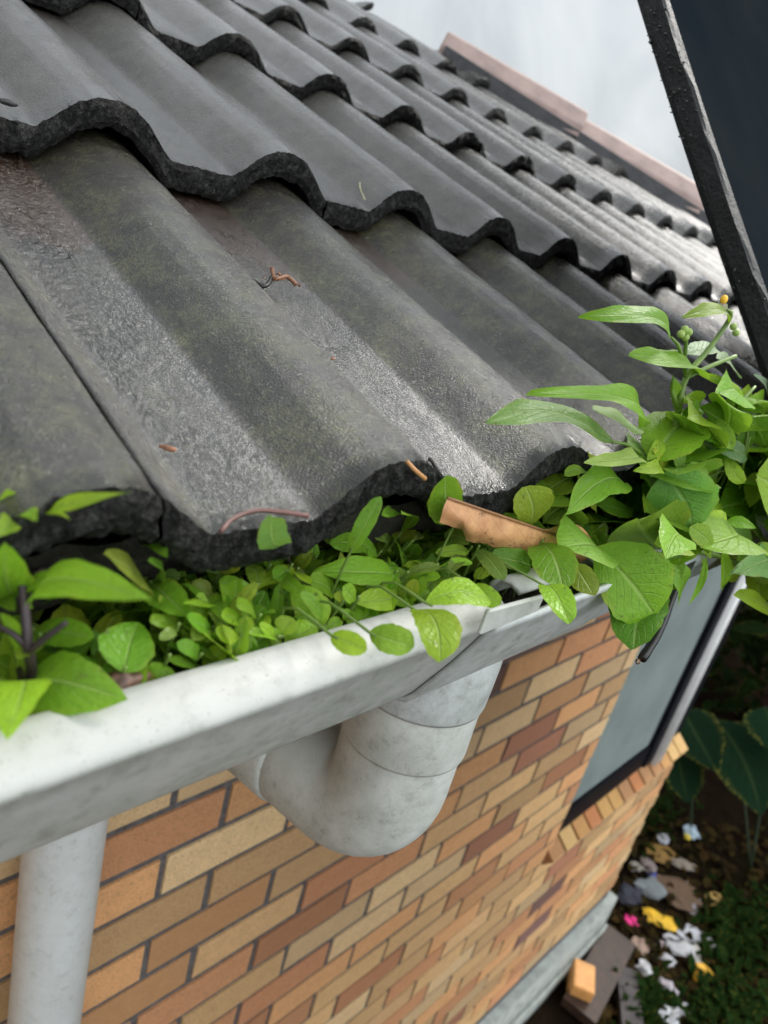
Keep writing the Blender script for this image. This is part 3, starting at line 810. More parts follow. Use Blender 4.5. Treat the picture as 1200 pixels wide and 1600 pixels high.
def soil_z(x, y): return -.195 + .011 * fbm((x, .3 * (y - .176) / .125, 0), 14)
LIM = 1.56
def seat(px, py, z):
    """a point on the plants' own level: kept inside the trough, below the tiles or in front of their ends"""
    p = atz(px, py, z); q = -p.y / p.z
    if p.y < .193: return p * (.193 / p.y)
    if q > LIM: return p * (.205 / p.y)
    if p.y > .203: return atz(px, py, min(z, -.160))
    return p
def grow(entries, idx=None):
    roots = []; made = []
    for (bx, by, tx, ty, wp, tint, shp) in entries:
        over = ty > 900 and (1190 - .335 * tx) < ty + 25
        B = seat(bx, by, R.uniform(-.172, -.160)); T = seat(tx, ty, R.uniform(-.158, -.150))
        if over:
            B = atz(bx, by, -.157); T = atz(tx, ty, -.150 - .006)
        W = width_m(wp, (B + T) * .5) * 1.2
        nr = -((B + T) * .5).normalized() * .9 + Vector((R.uniform(-.3, .3), R.uniform(-.3, .3), .6))
        bm = bmesh.new(); leaf(bm, B, T, W, shp, nrm=nr, bend=R.uniform(.06, .16), fold=R.uniform(.10, .30), wave=.012, tint=tint)
        roots.append(B); made.append(bm)
    c = sum(roots, Vector()) / len(roots); c.y = min(max(c.y, .195), .292); root = Vector((c.x, c.y, soil_z(c.x, c.y)))
    o = empty('gutter_seedling', root)
    for bm in made: obj('leaf', bm, M_leaf, o)
    for b in roots:
        bm = bmesh.new()
        mid = root.lerp(b, .55) + Vector((0, 0, .004)) if b.y > .19 else Vector((b.x, .199, -.162))
        own = Vector((b.x, min(max(b.y + .012, .197), .29), root.z - .004)); st_ = root.lerp(own, .75)
        mid = st_.lerp(b, .55) + Vector((0, 0, .004)) if b.y > .19 else Vector((b.x, .199, -.162))
        tube(bm, spline([st_ - Vector((0, 0, .006)), mid, b, b + (b - mid).normalized() * .004], 3), .0007, 6); obj('stem', bm, M_stem, o)
    tag(o, LBL.get(idx, 'small bright green spoon-leaved seedling crowded in the gutter mud'), 'seedling', 'seedlings in the gutter')
    return o
for i, e in enumerate(SEED):
    LIM = 1.2 if i in (23, 27, 28) else 1.56
    grow(e, i)
LIM = 1.56
# leaf standing on the eave tile
bm = bmesh.new(); B, T = atz(444, 852, -.140), atz(424, 806, -.112)
leaf(bm, B, T, width_m(42, B) * 1.15, 'oval', nrm=-B, bend=.06, tint=(.19, .35, .09)); o = obj('gutter_seedling', bm, M_leaf, loc=B)
bm = bmesh.new(); tube(bm, spline([B, atz(449, 868, -.150), atz(452, 885, -.185)], 4), .0013, 6); obj('stem', bm, M_dark_stem, o)
tag(o, 'lone oval leaf on a bent stalk standing against the tile edge', 'seedling', 'seedlings in the gutter')
# small untraced rosettes between them
for i in range(255):
    x = R.uniform(.0, .56); y = R.uniform(.190, .285)
    zt = soil_z(x, y); root = Vector((x, y, zt)); bm = bmesh.new(); n = R.randint(4, 7); a0 = R.uniform(0, 6.28)
    for k_ in range(n):
        a = a0 + k_ * 2 * PI / n + R.uniform(-.4, .4); l = R.choice([R.uniform(.009, .018), R.uniform(.012, .026)]); h = R.uniform(.012, .036) if y < .222 else R.uniform(.012, .030)
        T = root + Vector((l * math.cos(a), l * math.sin(a), h)); B = root + Vector((0, 0, .003))
        T.y = min(.292, max(.194, T.y))
        leaf(bm, B, T, l * R.uniform(.5, .8), 'spat', nrm=Vector((0, 0, 1)), bend=R.uniform(.02, .15), fold=.2, tint=R.choice([GREEN, LIME, GREEN, DEEP, OLIVE]), nu=9, nv=4)
    o = obj('gutter_seedling', bm, M_leaf, loc=root); tag(o, 'tiny low rosette seedling filling a gap in the gutter mud', 'seedling', 'tiny rosettes in the gutter mud')

# dry brown leaf lying on the weeds
def brown_leaf():
    k = MT('dry_brown_leaf'); uv = k.coord('UV'); s = k.n('ShaderNodeSeparateXYZ'); k.l(uv, s.inputs[0])
    u = k.math('ABSOLUTE', k.math('SUBTRACT', s.outputs[0], .5)); ph = k.math('SUBTRACT', k.math('MULTIPLY', s.outputs[1], 7.), k.math('MULTIPLY', u, 4.))
    fr = k.math('ABSOLUTE', k.math('SUBTRACT', k.math('FRACT', ph), .5))
    vein = k.math('MAXIMUM', k.ramp(u, [(.02, 1.), (.05, 0.)]), k.math('MULTIPLY', k.ramp(fr, [(.02, 1.), (.05, 0.)]), .3))
    c = k.ramp(k.noise(60, 6, .65), [(.3, (.42, .19, .075, 1)), (.55, (.60, .32, .14, 1)), (.8, (.30, .14, .06, 1))])
    c = k.mix(k.math('MULTIPLY', vein, .7), c, (.20, .085, .03, 1))
    c = k.mix(k.ramp(k.noise(240, 3), [(.60, 0.), (.68, .8)]), c, (.12, .05, .02, 1))
    c = k.mix(k.ramp(k.noise(25, 5, .7), [(.45, 0.), (.65, .7)]), c, (.30, .12, .05, 1))
    k.set(Base_Color=c, Roughness=.5, Normal=k.bump(k.math('ADD', k.noise(90, 4), vein), .4, .001)); return k.m
bm = bmesh.new(); ul = bm.loops.layers.uv.new('UVMap')
P0_, P1_ = aty(700, 778, .2), aty(930, 856, .190); ax = P1_ - P0_
vw = (-(P0_ + P1_) * .5).normalized(); sd_ = ax.normalized().cross(vw).normalized()
if sd_.z > 0: sd_ = -sd_
g = []; NL = 26
for i in range(NL + 1):
    t = i / NL; c = P0_ + ax * t + vw * (.003 * math.sin(t * 7)); row = []
    wl = width_m(54, c) * (.75 + .35 * t if t < .15 else (1 - (t - .15) * .55)) * (1 - max(0, (t - .9) / .1) ** 2) ** .5 * (1 + .05 * noise.noise(Vector((t * 11, .3, 0))) + .07 * noise.noise(Vector((t * 37, .3, 0)))) if t < 1 else .0006
    wu = width_m(26, c) * max(0, math.sin(min(1, max(0, (t - .60) / .38)) * PI)) ** .8 + .0006
    for j in range(-4, 9):
        if j < 0: q = wu * (-j / 4); pt = c - sd_ * q * .9 + vw * (q * .35 + .001 * math.sin(t * 40 + j))
        else: q = wl * (j / 8); pt = c + sd_ * q + vw * (.006 * math.sin(min(1, j / 8) * PI) - .2 * q + .0011 * noise.noise(Vector((t * 9, j * .3, 1))) * j + .0006 * noise.noise(Vector((t * 40, j * .8, 3))))
        row.append(bm.verts.new(pt))
    g.append(row)
for i in range(NL):
    for j in range(12):
        f = bm.faces.new((g[i][j], g[i][j + 1], g[i + 1][j + 1], g[i + 1][j])); f.smooth = True
        for lp, (a, b) in zip(f.loops, ((i, j), (i, j + 1), (i + 1, j + 1), (i + 1, j))): lp[ul].uv = (.5 + (b - 4) / 17, a / NL)
dry = obj('dry_leaf', bm, brown_leaf(), loc=P0_); tag(dry, 'curled dry brown leaf lying on the weeds under the tile ends', 'leaf')
bm = bmesh.new(); tube(bm, spline([P0_ + ax * i / 8 + vw * (.003 * math.sin(i / 8 * 7) + .0006) for i in range(9)], 2), [.0008] * 17, 6); obj('midrib', bm, simple('dry_midrib', (.26, .12, .05), .5), dry)

# ------------------------------------------------------------------ foreground plant at the left
def plant(name, label, root, stems, leaves, mat_leaf, mat_stem, cat='plant'):
    e = empty(name, root); tag(e, label, cat)
    bm = bmesh.new()
    for pts, r0, r1 in stems:
        P = spline(pts, 5); tube(bm, P, [r0 + (r1 - r0) * i / (len(P) - 1) for i in range(len(P))], 8)
    obj('stem', bm, mat_stem, e)
    for (B, T, W, kw) in leaves:
        bm = bmesh.new(); leaf(bm, B, T, W, **kw); obj('leaf', bm, mat_leaf, e)
    return e
rt = Vector(atz(50, 1085, -.190)); rt.y = max(rt.y, .196)
D0 = (CM @ rt).z
def fp(px, py, dd=0.):          # a point at the plant's own distance
    d = ray(px, py); return d * (D0 + dd)
FL = [  # base, tip, width px, depth offsets base/tip, tint, shape, bend
 (70,801, 204,769, 30, -.03,-.05, LIME, 'lance', .10), (22,812, 12,764, 48, -.03,-.04, LIME, 'ovate', .1), (52,808, 111,813, 13, -.03,-.05, LIME, 'lance', .06),
 (20,818, 58,812, 30, -.03,-.06, LIME, 'ovate', .06), (26,815, -12,842, 34, -.03,-.06, GREEN, 'ovate', .1),
 (30,930, 8,848, 72, -.02,-.05, LIME, 'ovate', .12), (40,932, 99,903, 32, -.02,-.04, GREEN, 'oval', .14), (50,946, 237,938, 66, -.02,-.07, LIME, 'ovate', .14),
 (205,925, 93,882, 40, -.01,-.02, LIME, 'ovate', .14), (45,1066, 199,1094, 96, -.02,-.03, GREEN, 'ovate', .18), (35,1072, 10,1155, 76, -.03,-.07, LIME, 'ovate', .16),
 (29,1036, 3,958, 46, .0,-.03, LIME, 'ovate', .1), (32,1074, -14,1030, 54, .0,-.02, GREEN, 'ovate', .1), (20,1120, 45,1165, 40, .0,.0, DEEP, 'ovate', .1), (5,1110, 30,1172, 44, -.02,-.04, (.42, .46, .03), 'ovate', .1),
 (-5,930, 24,955, 30, -.02,-.03, GREEN, 'ovate', .1), (28,905, 5,880, 40, -.0,-.0, DEEP, 'ovate', .1), (60,1010, 110,1060, 26, .01,.01, DEEP, 'ovate', .1),
]
tp = fp(26, 818, -.03)
st = [([rt - Vector((0, 0, .006)), fp(50, 1055, -.022), fp(44, 1010, -.034), fp(38, 940, -.034), fp(31, 872, -.034), tp], .0021, .0011),
      ([fp(44, 1012, -.034), fp(22, 992, -.036), fp(-6, 976, -.036)], .0012, .0009), ([fp(46, 1018, -.034), fp(72, 996, -.036), fp(104, 972, -.036)], .0013, .0009),
      ([fp(47, 1052), fp(40, 1060, -.01), fp(34, 1074, -.03)], .0017, .0012), ([fp(26, 1020, -.0), fp(30, 1045, -.01), fp(35, 1070, -.025)], .0014, .001), ([fp(38, 935, -.015), fp(60, 893, -.01), fp(96, 893, .0)], .0017, .0011),
      ([tp, fp(48, 806, -.03), fp(70, 801, -.03)], .0013, .001), ([tp, fp(24, 815, -.03), fp(22, 811, -.03)], .0013, .001)]
lv = []
for bx, by, tx, ty, wp, d0, d1, tint, shp, bd_ in FL:
    B, T = fp(bx, by, d0), fp(tx, ty, d1)
    nr = -((B + T) * .5).normalized() + Vector((R.uniform(-.25, .25), R.uniform(-.25, .25), .45))
    lv.append((B, T, width_m(wp, (B + T) * .5) * 1.08, dict(nrm=nr, shape=shp, bend=bd_, fold=.16, wave=.012, tint=tint, nu=18, nv=10)))
plant('weed_plant', 'lime-green plant with dark purple stems and pointed leaves at the near gutter end', rt, st, lv, M_leaf, M_dark_stem)

# ------------------------------------------------------------------ tall weed at the right with a small yellow flower
rr_ = Vector(atz(1035, 862, -.19)); rr_.y = max(.215, rr_.y)
rr_ = atz(1030, 852, -.185)
def rp2(px, py, y): return aty(px, py, y)
RL = [
 (931,856, 1022,962, 98, .180,.138, GREEN, 'oval', .14, 0), (1026,938, 990,1014, 70, .158,.130, (.11,.28,.03), 'oval', .12, 0),
 (1038,738, 1080,832, 86, .185,.165, (.17,.36,.07), 'ovate', .12, .05), (1005,755, 1055,860, 92, .205,.195, DEEP, 'ovate', .1, 0),
 (1020,722, 1080,652, 78, .195,.205, GREEN, 'oval', .06, .04), (957,690, 757,661, 48, .205,.205, (.20,.38,.11), 'lance', .03, .05),
 (997,716, 912,723, 34, .20,.19, PALE, 'ovate', .08, .05), (976,755, 884,802, 50, .20,.18, GREEN, 'ovate', .08, .04), (932,790, 991,800, 30, .21,.20, DEEP, 'ovate', .08, 0),
 (1003,668, 826,613, 42, .205,.20, (.19,.40,.02), 'lance', .12, .06), (1000,672, 928,640, 40, .215,.215, (.34,.46,.26), 'oval', .02, 0),
 (1047,527, 905,494, 34, .21,.205, (.17,.38,.015), 'lance', .10, .08), (1088,580, 982,554, 58, .21,.205, (.17,.38,.015), 'ovate', .05, .04), (1060,655, 1050,585, 22, .21,.21, GREEN, 'lance', .02, 0),
 (1138,506, 1063,497, 24, .21,.21, (.17,.38,.015), 'lance', .12, .08), (1093,583, 1156,645, 18, .21,.20, LIME, 'lance', .12, 0),
 (1085,670, 1215,682, 30, .20,.19, LIME, 'lance', .06, .04), (1100,690, 1166,714, 30, .195,.185, (.13,.25,.09), 'lance', .1, 0), (1205,885, 1142,898, 48, .15,.14, (.17,.35,.10), 'ovate', .1, .1),
 (1150,925, 1215,1005, 46, .145,.13, LIME, 'lance', .08, .08), (1178,585, 1206,636, 15, .215,.21, (.40,.50,.34), 'oval', .05, 0), (1072,553, 1120,545, 30, .225,.225, (.30,.42,.24), 'oval', .05, 0),
 (1120,560, 1155,590, 26, .225,.225, (.30,.42,.24), 'oval', .05, 0), (1103,868, 1075,946, 9, .150,.140, GREEN, 'lance', .05, 0), (1150,640, 1170,600, 18, .22,.22, LIME, 'lance', .05, 0),
 (1092,760, 1060,690, 40, .215,.215, DEEP, 'ovate', .05, 0), (1120,780, 1150,700, 40, .215,.21, (.13,.27,.06), 'ovate', .08, 0), (1140,800, 1200,740, 38, .205,.20, GREEN, 'ovate', .08, 0),
 (1095,800, 1128,850, 24, .18,.17, PALE, 'lance', .08, 0), (1140,820, 1165,870, 34, .175,.165, (.20,.40,.08), 'ovate', .1, .05), (1160,790, 1215,830, 50, .19,.18, LIME, 'ovate', .1, 0),
 (960,800, 930,760, 36, .225,.225, DEEP, 'ovate', .05, 0), (980,830, 940,815, 40, .22,.22, DEEP, 'oval', .05, 0), (1000,860, 960,850, 46, .215,.215, DEEP, 'oval', .05, 0), (930,740, 880,742, 36, .225,.22, DEEP, 'oval', .06, 0),
 (1030,870, 1062,915, 40, .165,.150, DEEP, 'ovate', .08, 0), (1035,690, 1010,720, 18, .20,.195, LIME, 'lance', .1, 0), (1030,728, 990,735, 22, .19,.185, LIME, 'ovate', .1, .05), (1040,735, 1020,700, 16, .195,.195, LIME, 'lance', .05, 0),
 (1170,700, 1205,660, 36, .215,.215, GREEN, 'ovate', .08, 0), (1110,720, 1170,760, 34, .215,.21, (.10,.24,.05), 'lance', .1, 0), (1180,930, 1215,900, 40, .17,.165, (.22,.42,.12), 'ovate', .08, 0),
 (965,870, 930,900, 28, .21,.20, DEEP, 'oval', .08, 0), (905,745, 850,770, 36, .225,.215, DEEP, 'oval', .08, 0), (880,790, 850,760, 30, .235,.235, DEEP, 'oval', .08, 0),
]
J1, J2, J3 = rp2(1060, 640, .205), rp2(1072, 590, .21), rp2(1108, 545, .21)
st = [([rr_ - Vector((0, 0, .006)), rp2(1034, 790, .20), rp2(1040, 735, .20), rp2(1052, 680, .205), J1, J2, J3, rp2(1138, 502, .21), rp2(1142, 486, .21)], .0034, .0016),
      ([J1, rp2(1050, 610, .21), rp2(1052, 590, .21)], .0020, .0010), ([J2, rp2(1110, 572, .205), rp2(1150, 556, .20)], .0018, .0014), ([J2, rp2(1062, 545, .21), rp2(1050, 528, .21)], .0016, .0010), ([rp2(1070, 560, .21), rp2(1072, 530, .21), rp2(1070, 515, .21)], .0015, .0012),
      ([rp2(1125, 665, .20), rp2(1150, 635, .20), rp2(1180, 604, .20)], .0020, .0012), ([rp2(1090, 740, .21), rp2(1105, 700, .205), rp2(1125, 665, .20)], .0022, .002), ([rr_, rp2(1080, 800, .205), rp2(1090, 740, .21)], .0025, .0022),
      ([rr_, rp2(1095, 862, .17), rp2(1150, 880, .165), rp2(1175, 905, .16), rp2(1200, 935, .155)], .0026, .0020), ([rp2(1040, 735, .20), rp2(1020, 722, .195)], .0014, .001), ([rp2(1040, 745, .2), rp2(990, 700, .205), rp2(957, 690, .205)], .0015, .001), ([rr_, rp2(1040, 860, .20), rp2(1026, 935, .160)], .0018, .0012), ([rr_, rp2(985, 850, .195), rp2(931, 856, .182)], .0018, .0012),
      ([rp2(1188, 700, .20), rp2(1193, 740, .19), rp2(1185, 790, .18), rp2(1165, 815, .17)], .0012, .0008)]
lv = []
for bx, by, tx, ty, wp, y0, y1, tint, shp, bd_, th in RL:
    B, T = aty(bx, by, y0), aty(tx, ty, y1)
    nr = -((B + T) * .5).normalized() * 1.0 + Vector((R.uniform(-.3, .3), R.uniform(-.3, .3), .45))
    lv.append((B, T, width_m(wp, (B + T) * .5) * 1.22, dict(nrm=nr, shape=shp, bend=bd_, fold=.2, wave=.016, tint=tint, tooth=th, nu=18, nv=10)))
for i in range(64):
    px, py = R.choice([(R.uniform(1040, 1200), R.uniform(690, 860)), (R.uniform(880, 1060), R.uniform(740, 870)), (R.uniform(1060, 1200), R.uniform(620, 760))])
    a = R.uniform(0, 6.28); l = R.uniform(34, 70) if py > 745 else R.uniform(18, 38); y0 = R.uniform(.20, .235) - max(0, (py - 780) / 100 * .03)
    B, T = aty(px, py, y0), aty(px + l * math.cos(a), py + l * .8 * math.sin(a) , y0 - R.uniform(0, .02))
    nr = -((B + T) * .5).normalized() + Vector((R.uniform(-.6, .6), R.uniform(-.6, .6), .5))
    lv.append((B, T, (T - B).length * (R.uniform(.42, .7) if py > 745 else R.uniform(.25, .45)), dict(nrm=nr, shape=R.choice(['ovate', 'oval', 'lance']), bend=R.uniform(.04, .16), fold=.2, wave=.016, tint=R.choice([GREEN, GREEN, LIME, (.25, .42, .05)]), nu=14, nv=8)))
for i in range(66):
    rim = i < 20
    px, py = (R.uniform(1030, 1215), R.uniform(812, 905)) if rim else (R.uniform(1030, 1210), R.uniform(640, 850))
    a = R.uniform(.2, 2.9) if rim else R.uniform(0, 6.28); l = R.uniform(30, 58); y0 = R.uniform(.148, .168) if rim else R.uniform(.185, .225)
    B, T = aty(px, py, y0), aty(px + l * math.cos(a), py + l * math.sin(a), y0 - R.uniform(.0, .02))
    nr = -((B + T) * .5).normalized() + Vector((R.uniform(-.6, .6), R.uniform(-.6, .6), .5))
    lv.append((B, T, (T - B).length * R.uniform(.36, .6), dict(nrm=nr, shape=R.choice(['ovate', 'oval', 'lance']), bend=R.uniform(.04, .16), fold=.22, wave=.018, tint=R.choice([GREEN, LIME, LIME, (.25, .42, .05), DEEP]), nu=12, nv=6)))
for i in range(9):
    x0_, y0_ = R.uniform(1040, 1110), R.uniform(800, 850)
    st.append(([aty(x0_, y0_, .195), aty(x0_ + R.uniform(10, 50), y0_ - R.uniform(40, 90), .205), aty(x0_ + R.uniform(50, 120), y0_ - R.uniform(60, 190), .20), aty(x0_ + R.uniform(70, 150), y0_ - R.uniform(40, 120), .185)], .0014, .0007))
tall = plant('nightshade_weed', 'tall leafy weed with drooping wet leaves and one tiny yellow flower by the black board', rr_, st, lv, M_gloss, M_stem)
fl = aty(1131, 468, .212)
bm = bmesh.new(); bmesh.ops.create_icosphere(bm, subdivisions=2, radius=width_m(12, fl) * .5, matrix=Matrix.Translation(fl) @ Matrix.Diagonal((1, 1, 1.25, 1)))
fo = obj('flower', bm, simple('yellow_anther', (.75, .42, .03), .5), tall)
bm = bmesh.new()
for k_ in range(5):
    a = k_ * 1.2566; leaf(bm, fl - Vector((0, 0, .002)), fl + Vector((.004 * math.cos(a), .004 * math.sin(a), -.007)), .0035, 'lance', tint=(.62, .52, .50), nu=5, nv=2)
obj('petals', bm, M_leaf, fo)
bm = bmesh.new(); tube(bm, spline([fl - Vector((0, 0, .003)), aty(1137, 484, .212), aty(1142, 490, .21)], 3), .0008, 6); obj('flower_stalk', bm, M_stem, fo)
M_bud = simple('pale_buds', (.30, .42, .10), .5)
for px, py in ((1070, 515), (1064, 522), (1076, 519), (1071, 527), (1146, 510), (1150, 520)):
    bm = bmesh.new(); bmesh.ops.create_icosphere(bm, subdivisions=2, radius=.0028, matrix=Matrix.Translation(aty(px, py, .21))); obj('flower_bud', bm, M_bud, tall)
# dark dead twigs
tw = [[(1003, 1030, .150), (1030, 985, .155), (1055, 920, .165), (1080, 878, .175), (1100, 838, .185), (1125, 800, .19), (1155, 790, .19), (1180, 770, .19)], [(1150, 795, .19), (1146, 770, .195), (1142, 750, .20)]]
bm = bmesh.new()
for q in tw:
    P = spline([aty(*p) for p in q], 5); tube(bm, P, [.0036 - .0012 * i / len(P) + .0004 * noise.noise(p_ * 300) for i, p_ in enumerate(P)], 8)
o = obj('dead_twig', bm, M_twig, loc=aty(1080, 878, .175)); tag(o, 'thin black forked twig hanging over the gutter with a drop at its tip', 'twig')
bm = bmesh.new(); bmesh.ops.create_icosphere(bm, subdivisions=2, radius=.0022, matrix=Matrix.Translation(aty(996, 1034, .1495)))
k = MT('water_drop'); k.set(Base_Color=(1, 1, 1, 1), Roughness=.02); k.p.inputs['Transmission Weight'].default_value = 1; k.p.inputs['IOR'].default_value = 1.33
obj('water_drop', bm, k.m, o)
# little debris on the tiles
def roofpt(px, py, row=0, o=.002):
    d = ray(px, py); t = math.tan(TILT); c0 = RZ + row * GZ_ + .006 + o - t * (RY + row * GY)
    return d * (c0 / (d.z - t * d.y))
def twig(pts, r, mat, label, name='twig', cat='twig'):
    bm = bmesh.new(); P = spline(pts, 5); tube(bm, P, [r * (1 + .25 * noise.noise(q * 400)) for q in P], 6); o = obj(name, bm, mat, loc=P[0]); tag(o, label, cat); return o
M_btwig = simple('brown_twig', (.20, .085, .04), .5, .5, 200)
twig([roofpt(345, 830), roofpt(365, 810), roofpt(400, 798), roofpt(440, 800), roofpt(482, 806)], .0010, simple('reddish_stalk', (.16, .07, .06), .4), 'thin reddish stalk lying across the end of the wet tile pan')
twig([roofpt(425, 420, 0, .004), roofpt(430, 436, 0, .007), roofpt(448, 432, 0, .007), roofpt(463, 445, 0, .005)], .0015, M_btwig, 'short orange-brown curled twig caught in a tile pan')
twig([roofpt(395, 440, 0, .003), roofpt(415, 447, 0, .005), roofpt(428, 428, 0, .005)], .0016, M_twig, 'thin dark twig lying beside the orange-brown curled twig')
twig([roofpt(635, 720, 0, .018), roofpt(650, 736, 0, .016), roofpt(664, 748, 0, .012)], .0011, simple('orange_stalk', (.42, .20, .07), .5), 'short orange stalk at the tile end above the dry leaf')
twig([roofpt(671, 716, 0, .010), roofpt(682, 732, 0, .006), roofpt(694, 748, 0, .004)], .0011, M_twig, 'short black straight twig poking up behind the dry leaf')
twig([roofpt(562, 282, 1, .006), roofpt(563, 295, 1, .008), roofpt(570, 312, 1, .006)], .0007, simple('straw', (.45, .42, .25), .5), 'pale straw standing on the second row of tiles', 'straw', 'straw')
for px, py, row, s_, lb in ((372, 450, 0, .0035, 'pale leaf flake lying on the first wide roll of the roof'), (12, 160, 1, .0045, 'dark pebble-like lump on the left wet pan of the second tile row'), (768, 351, 1, .004, 'pale orange flake stuck to a roll end of the second tile row')):
    P = roofpt(px, py, row, .012 if row == 0 else .004); bm = bmesh.new(); bmesh.ops.create_icosphere(bm, subdivisions=2, radius=s_, matrix=Matrix.Translation(P) @ Matrix.Diagonal((1.4, .9, .45, 1)))
    for v in bm.verts: v.co += Vector((1, 1, 1)) * .0008 * noise.noise(v.co * 500)
    o = obj('flake', bm, simple('flake_' + str(px), (.5, .5, .36) if px == 372 else ((.03, .03, .03) if px == 12 else (.5, .3, .2)), .6), loc=P); tag(o, lb, 'debris')
for px, py in ((436, 428), (442, 436), (455, 438), (468, 446), (420, 440), (412, 434), (300, 352), (318, 362), (520, 560), (262, 700), (560, 640)):
    P = roofpt(px, py, 0, .0015 if px < 480 else .001); bm = bmesh.new(); bmesh.ops.create_icosphere(bm, subdivisions=2, radius=R.uniform(.0012, .0026), matrix=Matrix.Translation(P) @ Matrix.Rotation(R.uniform(0, 3), 4, 'Z') @ Matrix.Diagonal((R.uniform(1, 2.2), .7, .45, 1)))
    for v in bm.verts: v.co += Vector((1, .6, .8)) * .0006 * noise.noise(v.co * 700)
    o = obj('debris_crumb', bm, M_btwig, loc=P); tag(o, 'tiny brown crumb of plant debris lying loose on the lowest tiles', 'debris', 'brown crumbs on the lowest tiles')
P = atz(188, 1070, -.172); bm = bmesh.new(); bmesh.ops.create_icosphere(bm, subdivisions=3, radius=.0055, matrix=Matrix.Translation(P) @ Matrix.Diagonal((1.7, 1, .8, 1)))
for v in bm.verts: v.co += (v.co - P) * .5 * noise.noise(v.co * 260)
o = obj('snail_shell', bm, simple('brown_lump', (.13, .07, .05), .5, .7, 300), loc=P); o.name = 'rotten_lump'; tag(o, 'small brown rotten lump lying beside the heart-shaped seedling leaf', 'debris')

# ------------------------------------------------------------------ garden at the foot of the wall
GL = GZ + .005
def crumple(px, py, s_, col, label, cat='litter', name='litter_scrap', flat=.5, group=None, seed=0, rough=.6, stretch=1.0, rot=None):
    s_ *= .62; p = atz(px, py, GL); bm = bmesh.new(); bmesh.ops.create_icosphere(bm, subdivisions=2, radius=1)
    for v in bm.verts:
        n_ = v.co.copy(); k_ = 1 + .75 * noise.noise(n_ * 1.6 + Vector((px, py, 0))) + .22 * noise.noise(n_ * 4.3 + Vector((py, px, 1)))
        v.co = Vector((n_.x * stretch, n_.y, max(n_.z * flat, -.15))) * k_ * s_
    bmesh.ops.rotate(bm, verts=bm.verts, cent=(0, 0, 0), matrix=Matrix.Rotation(R.uniform(0, 3.1) if rot is None else rot, 3, 'Z'))
    bmesh.ops.translate(bm, verts=bm.verts, vec=p + Vector((0, 0, .1 * s_)))
    o = obj(name, bm, simple('scrap_%d_%d' % (px, py), col, rough, .2, 20), smooth=False, loc=p); tag(o, label, cat, group); return o
WH = (.46, .46, .48)
crumple(987, 1441, .060, (.85, .02, .24), 'small magenta plastic lump on the ground near the house plinth', name='plastic_lump')
crumple(1030, 1438, .092, (.78, .46, .02), 'flattened yellow packet on the ground beside the magenta lump', name='packet', flat=.25, stretch=1.7, rot=-.9)
crumple(1094, 1522, .075, (.80, .42, .02), 'bright yellow packet standing right of the white paper heap', name='packet', flat=.6, stretch=1.2)
crumple(1122, 1412, .085, (.48, .30, .08), 'dull tan leaf on the ground right of the flattened yellow packet', name='fallen_leaf', flat=.2, stretch=1.6, rot=.3)
crumple(1008, 1516, .068, WH, 'white crumpled paper left of the heap, below the magenta lump', name='paper_scrap')
crumple(1042, 1502, .060, WH, 'small white paper ball touching the heap on its left side', name='paper_scrap')
crumple(1062, 1480, .095, WH, 'largest white paper sheet in the middle of the heap', name='paper_scrap', flat=.25, stretch=1.5, rot=-1.2)
crumple(1085, 1462, .080, (.52, .53, .57), 'long grey-white wrapper at the top of the paper heap', name='wrapper', flat=.3, stretch=1.8, rot=-.8)
crumple(1086, 1496, .070, (.55, .54, .49), 'narrow cream wrapper crossing the right of the paper heap', name='wrapper', flat=.3, stretch=2.2, rot=.5)
crumple(1110, 1477, .055, (.33, .34, .36), 'grey crumpled foil at the right end of the paper heap', name='foil_scrap')
crumple(1043, 1545, .075, (.45, .41, .45), 'pinkish-white plastic bag below the paper heap', name='plastic_bag')
crumple(1044, 1592, .085, (.52, .53, .56), 'rounded white bag at the bottom edge of the view', name='plastic_bag', flat=.8)
crumple(1072, 1580, .065, (.42, .43, .47), 'grey bottle-shaped wrapper beside the rounded white bag', name='wrapper', flat=.4, stretch=1.7, rot=-.6)
crumple(1036, 1312, .070, (.42, .43, .47), 'pale grey scrap lying farthest toward the dark big-leaved plants', name='paper_scrap')
crumple(1080, 1302, .080, (.44, .55, .64), 'pale blue and white carton scrap beneath the big dark leaves', name='carton_scrap')
crumple(1074, 1308, .034, (.65, .50, .04), 'tiny yellow scrap beside the pale blue carton', name='plastic_scrap')
crumple(1016, 1390, .110, (.17, .19, .20), 'dull grey plastic bottle lying near the house corner', name='plastic_bottle', flat=.7, stretch=1.3)
crumple(1020, 1370, .045, (.02, .05, .35), 'dark blue bottle cap next to the grey bottle', name='bottle_cap')
crumple(982, 1402, .11, (.018, .02, .035), 'dark navy cloth heap at the foot of the house corner', name='cloth_heap')
crumple(1012, 1352, .075, (.19, .15, .14), 'brownish-grey stone beside the blue bottle cap', name='garden_stone')
crumple(993, 1355, .06, (.22, .20, .17), 'grey-beige stone close to the house corner', name='garden_stone')
crumple(1058, 1395, .15, (.11, .06, .028), 'brown cardboard sheet lying on the soil behind the yellow packet', name='cardboard_sheet', flat=.12, stretch=1.4)
crumple(1078, 1407, .08, (.26, .23, .25), 'grey cloth strip on the edge of the brown cardboard', name='cloth_strip', flat=.2, stretch=2.0, rot=.4)
crumple(1068, 1350, .06, (.24, .20, .16), 'small pale stick pile behind the brown cardboard', name='stick_pile', flat=.3, stretch=2.0)
crumple(1030, 1335, .10, (.22, .12, .02), 'brownish yellow dead leaf beyond the stones', name='fallen_leaf', flat=.15, stretch=1.6)
crumple(1000, 1478, .06, (.30, .20, .15), 'pinkish-brown scrap below the magenta lump', name='paper_scrap', flat=.25, stretch=1.5)
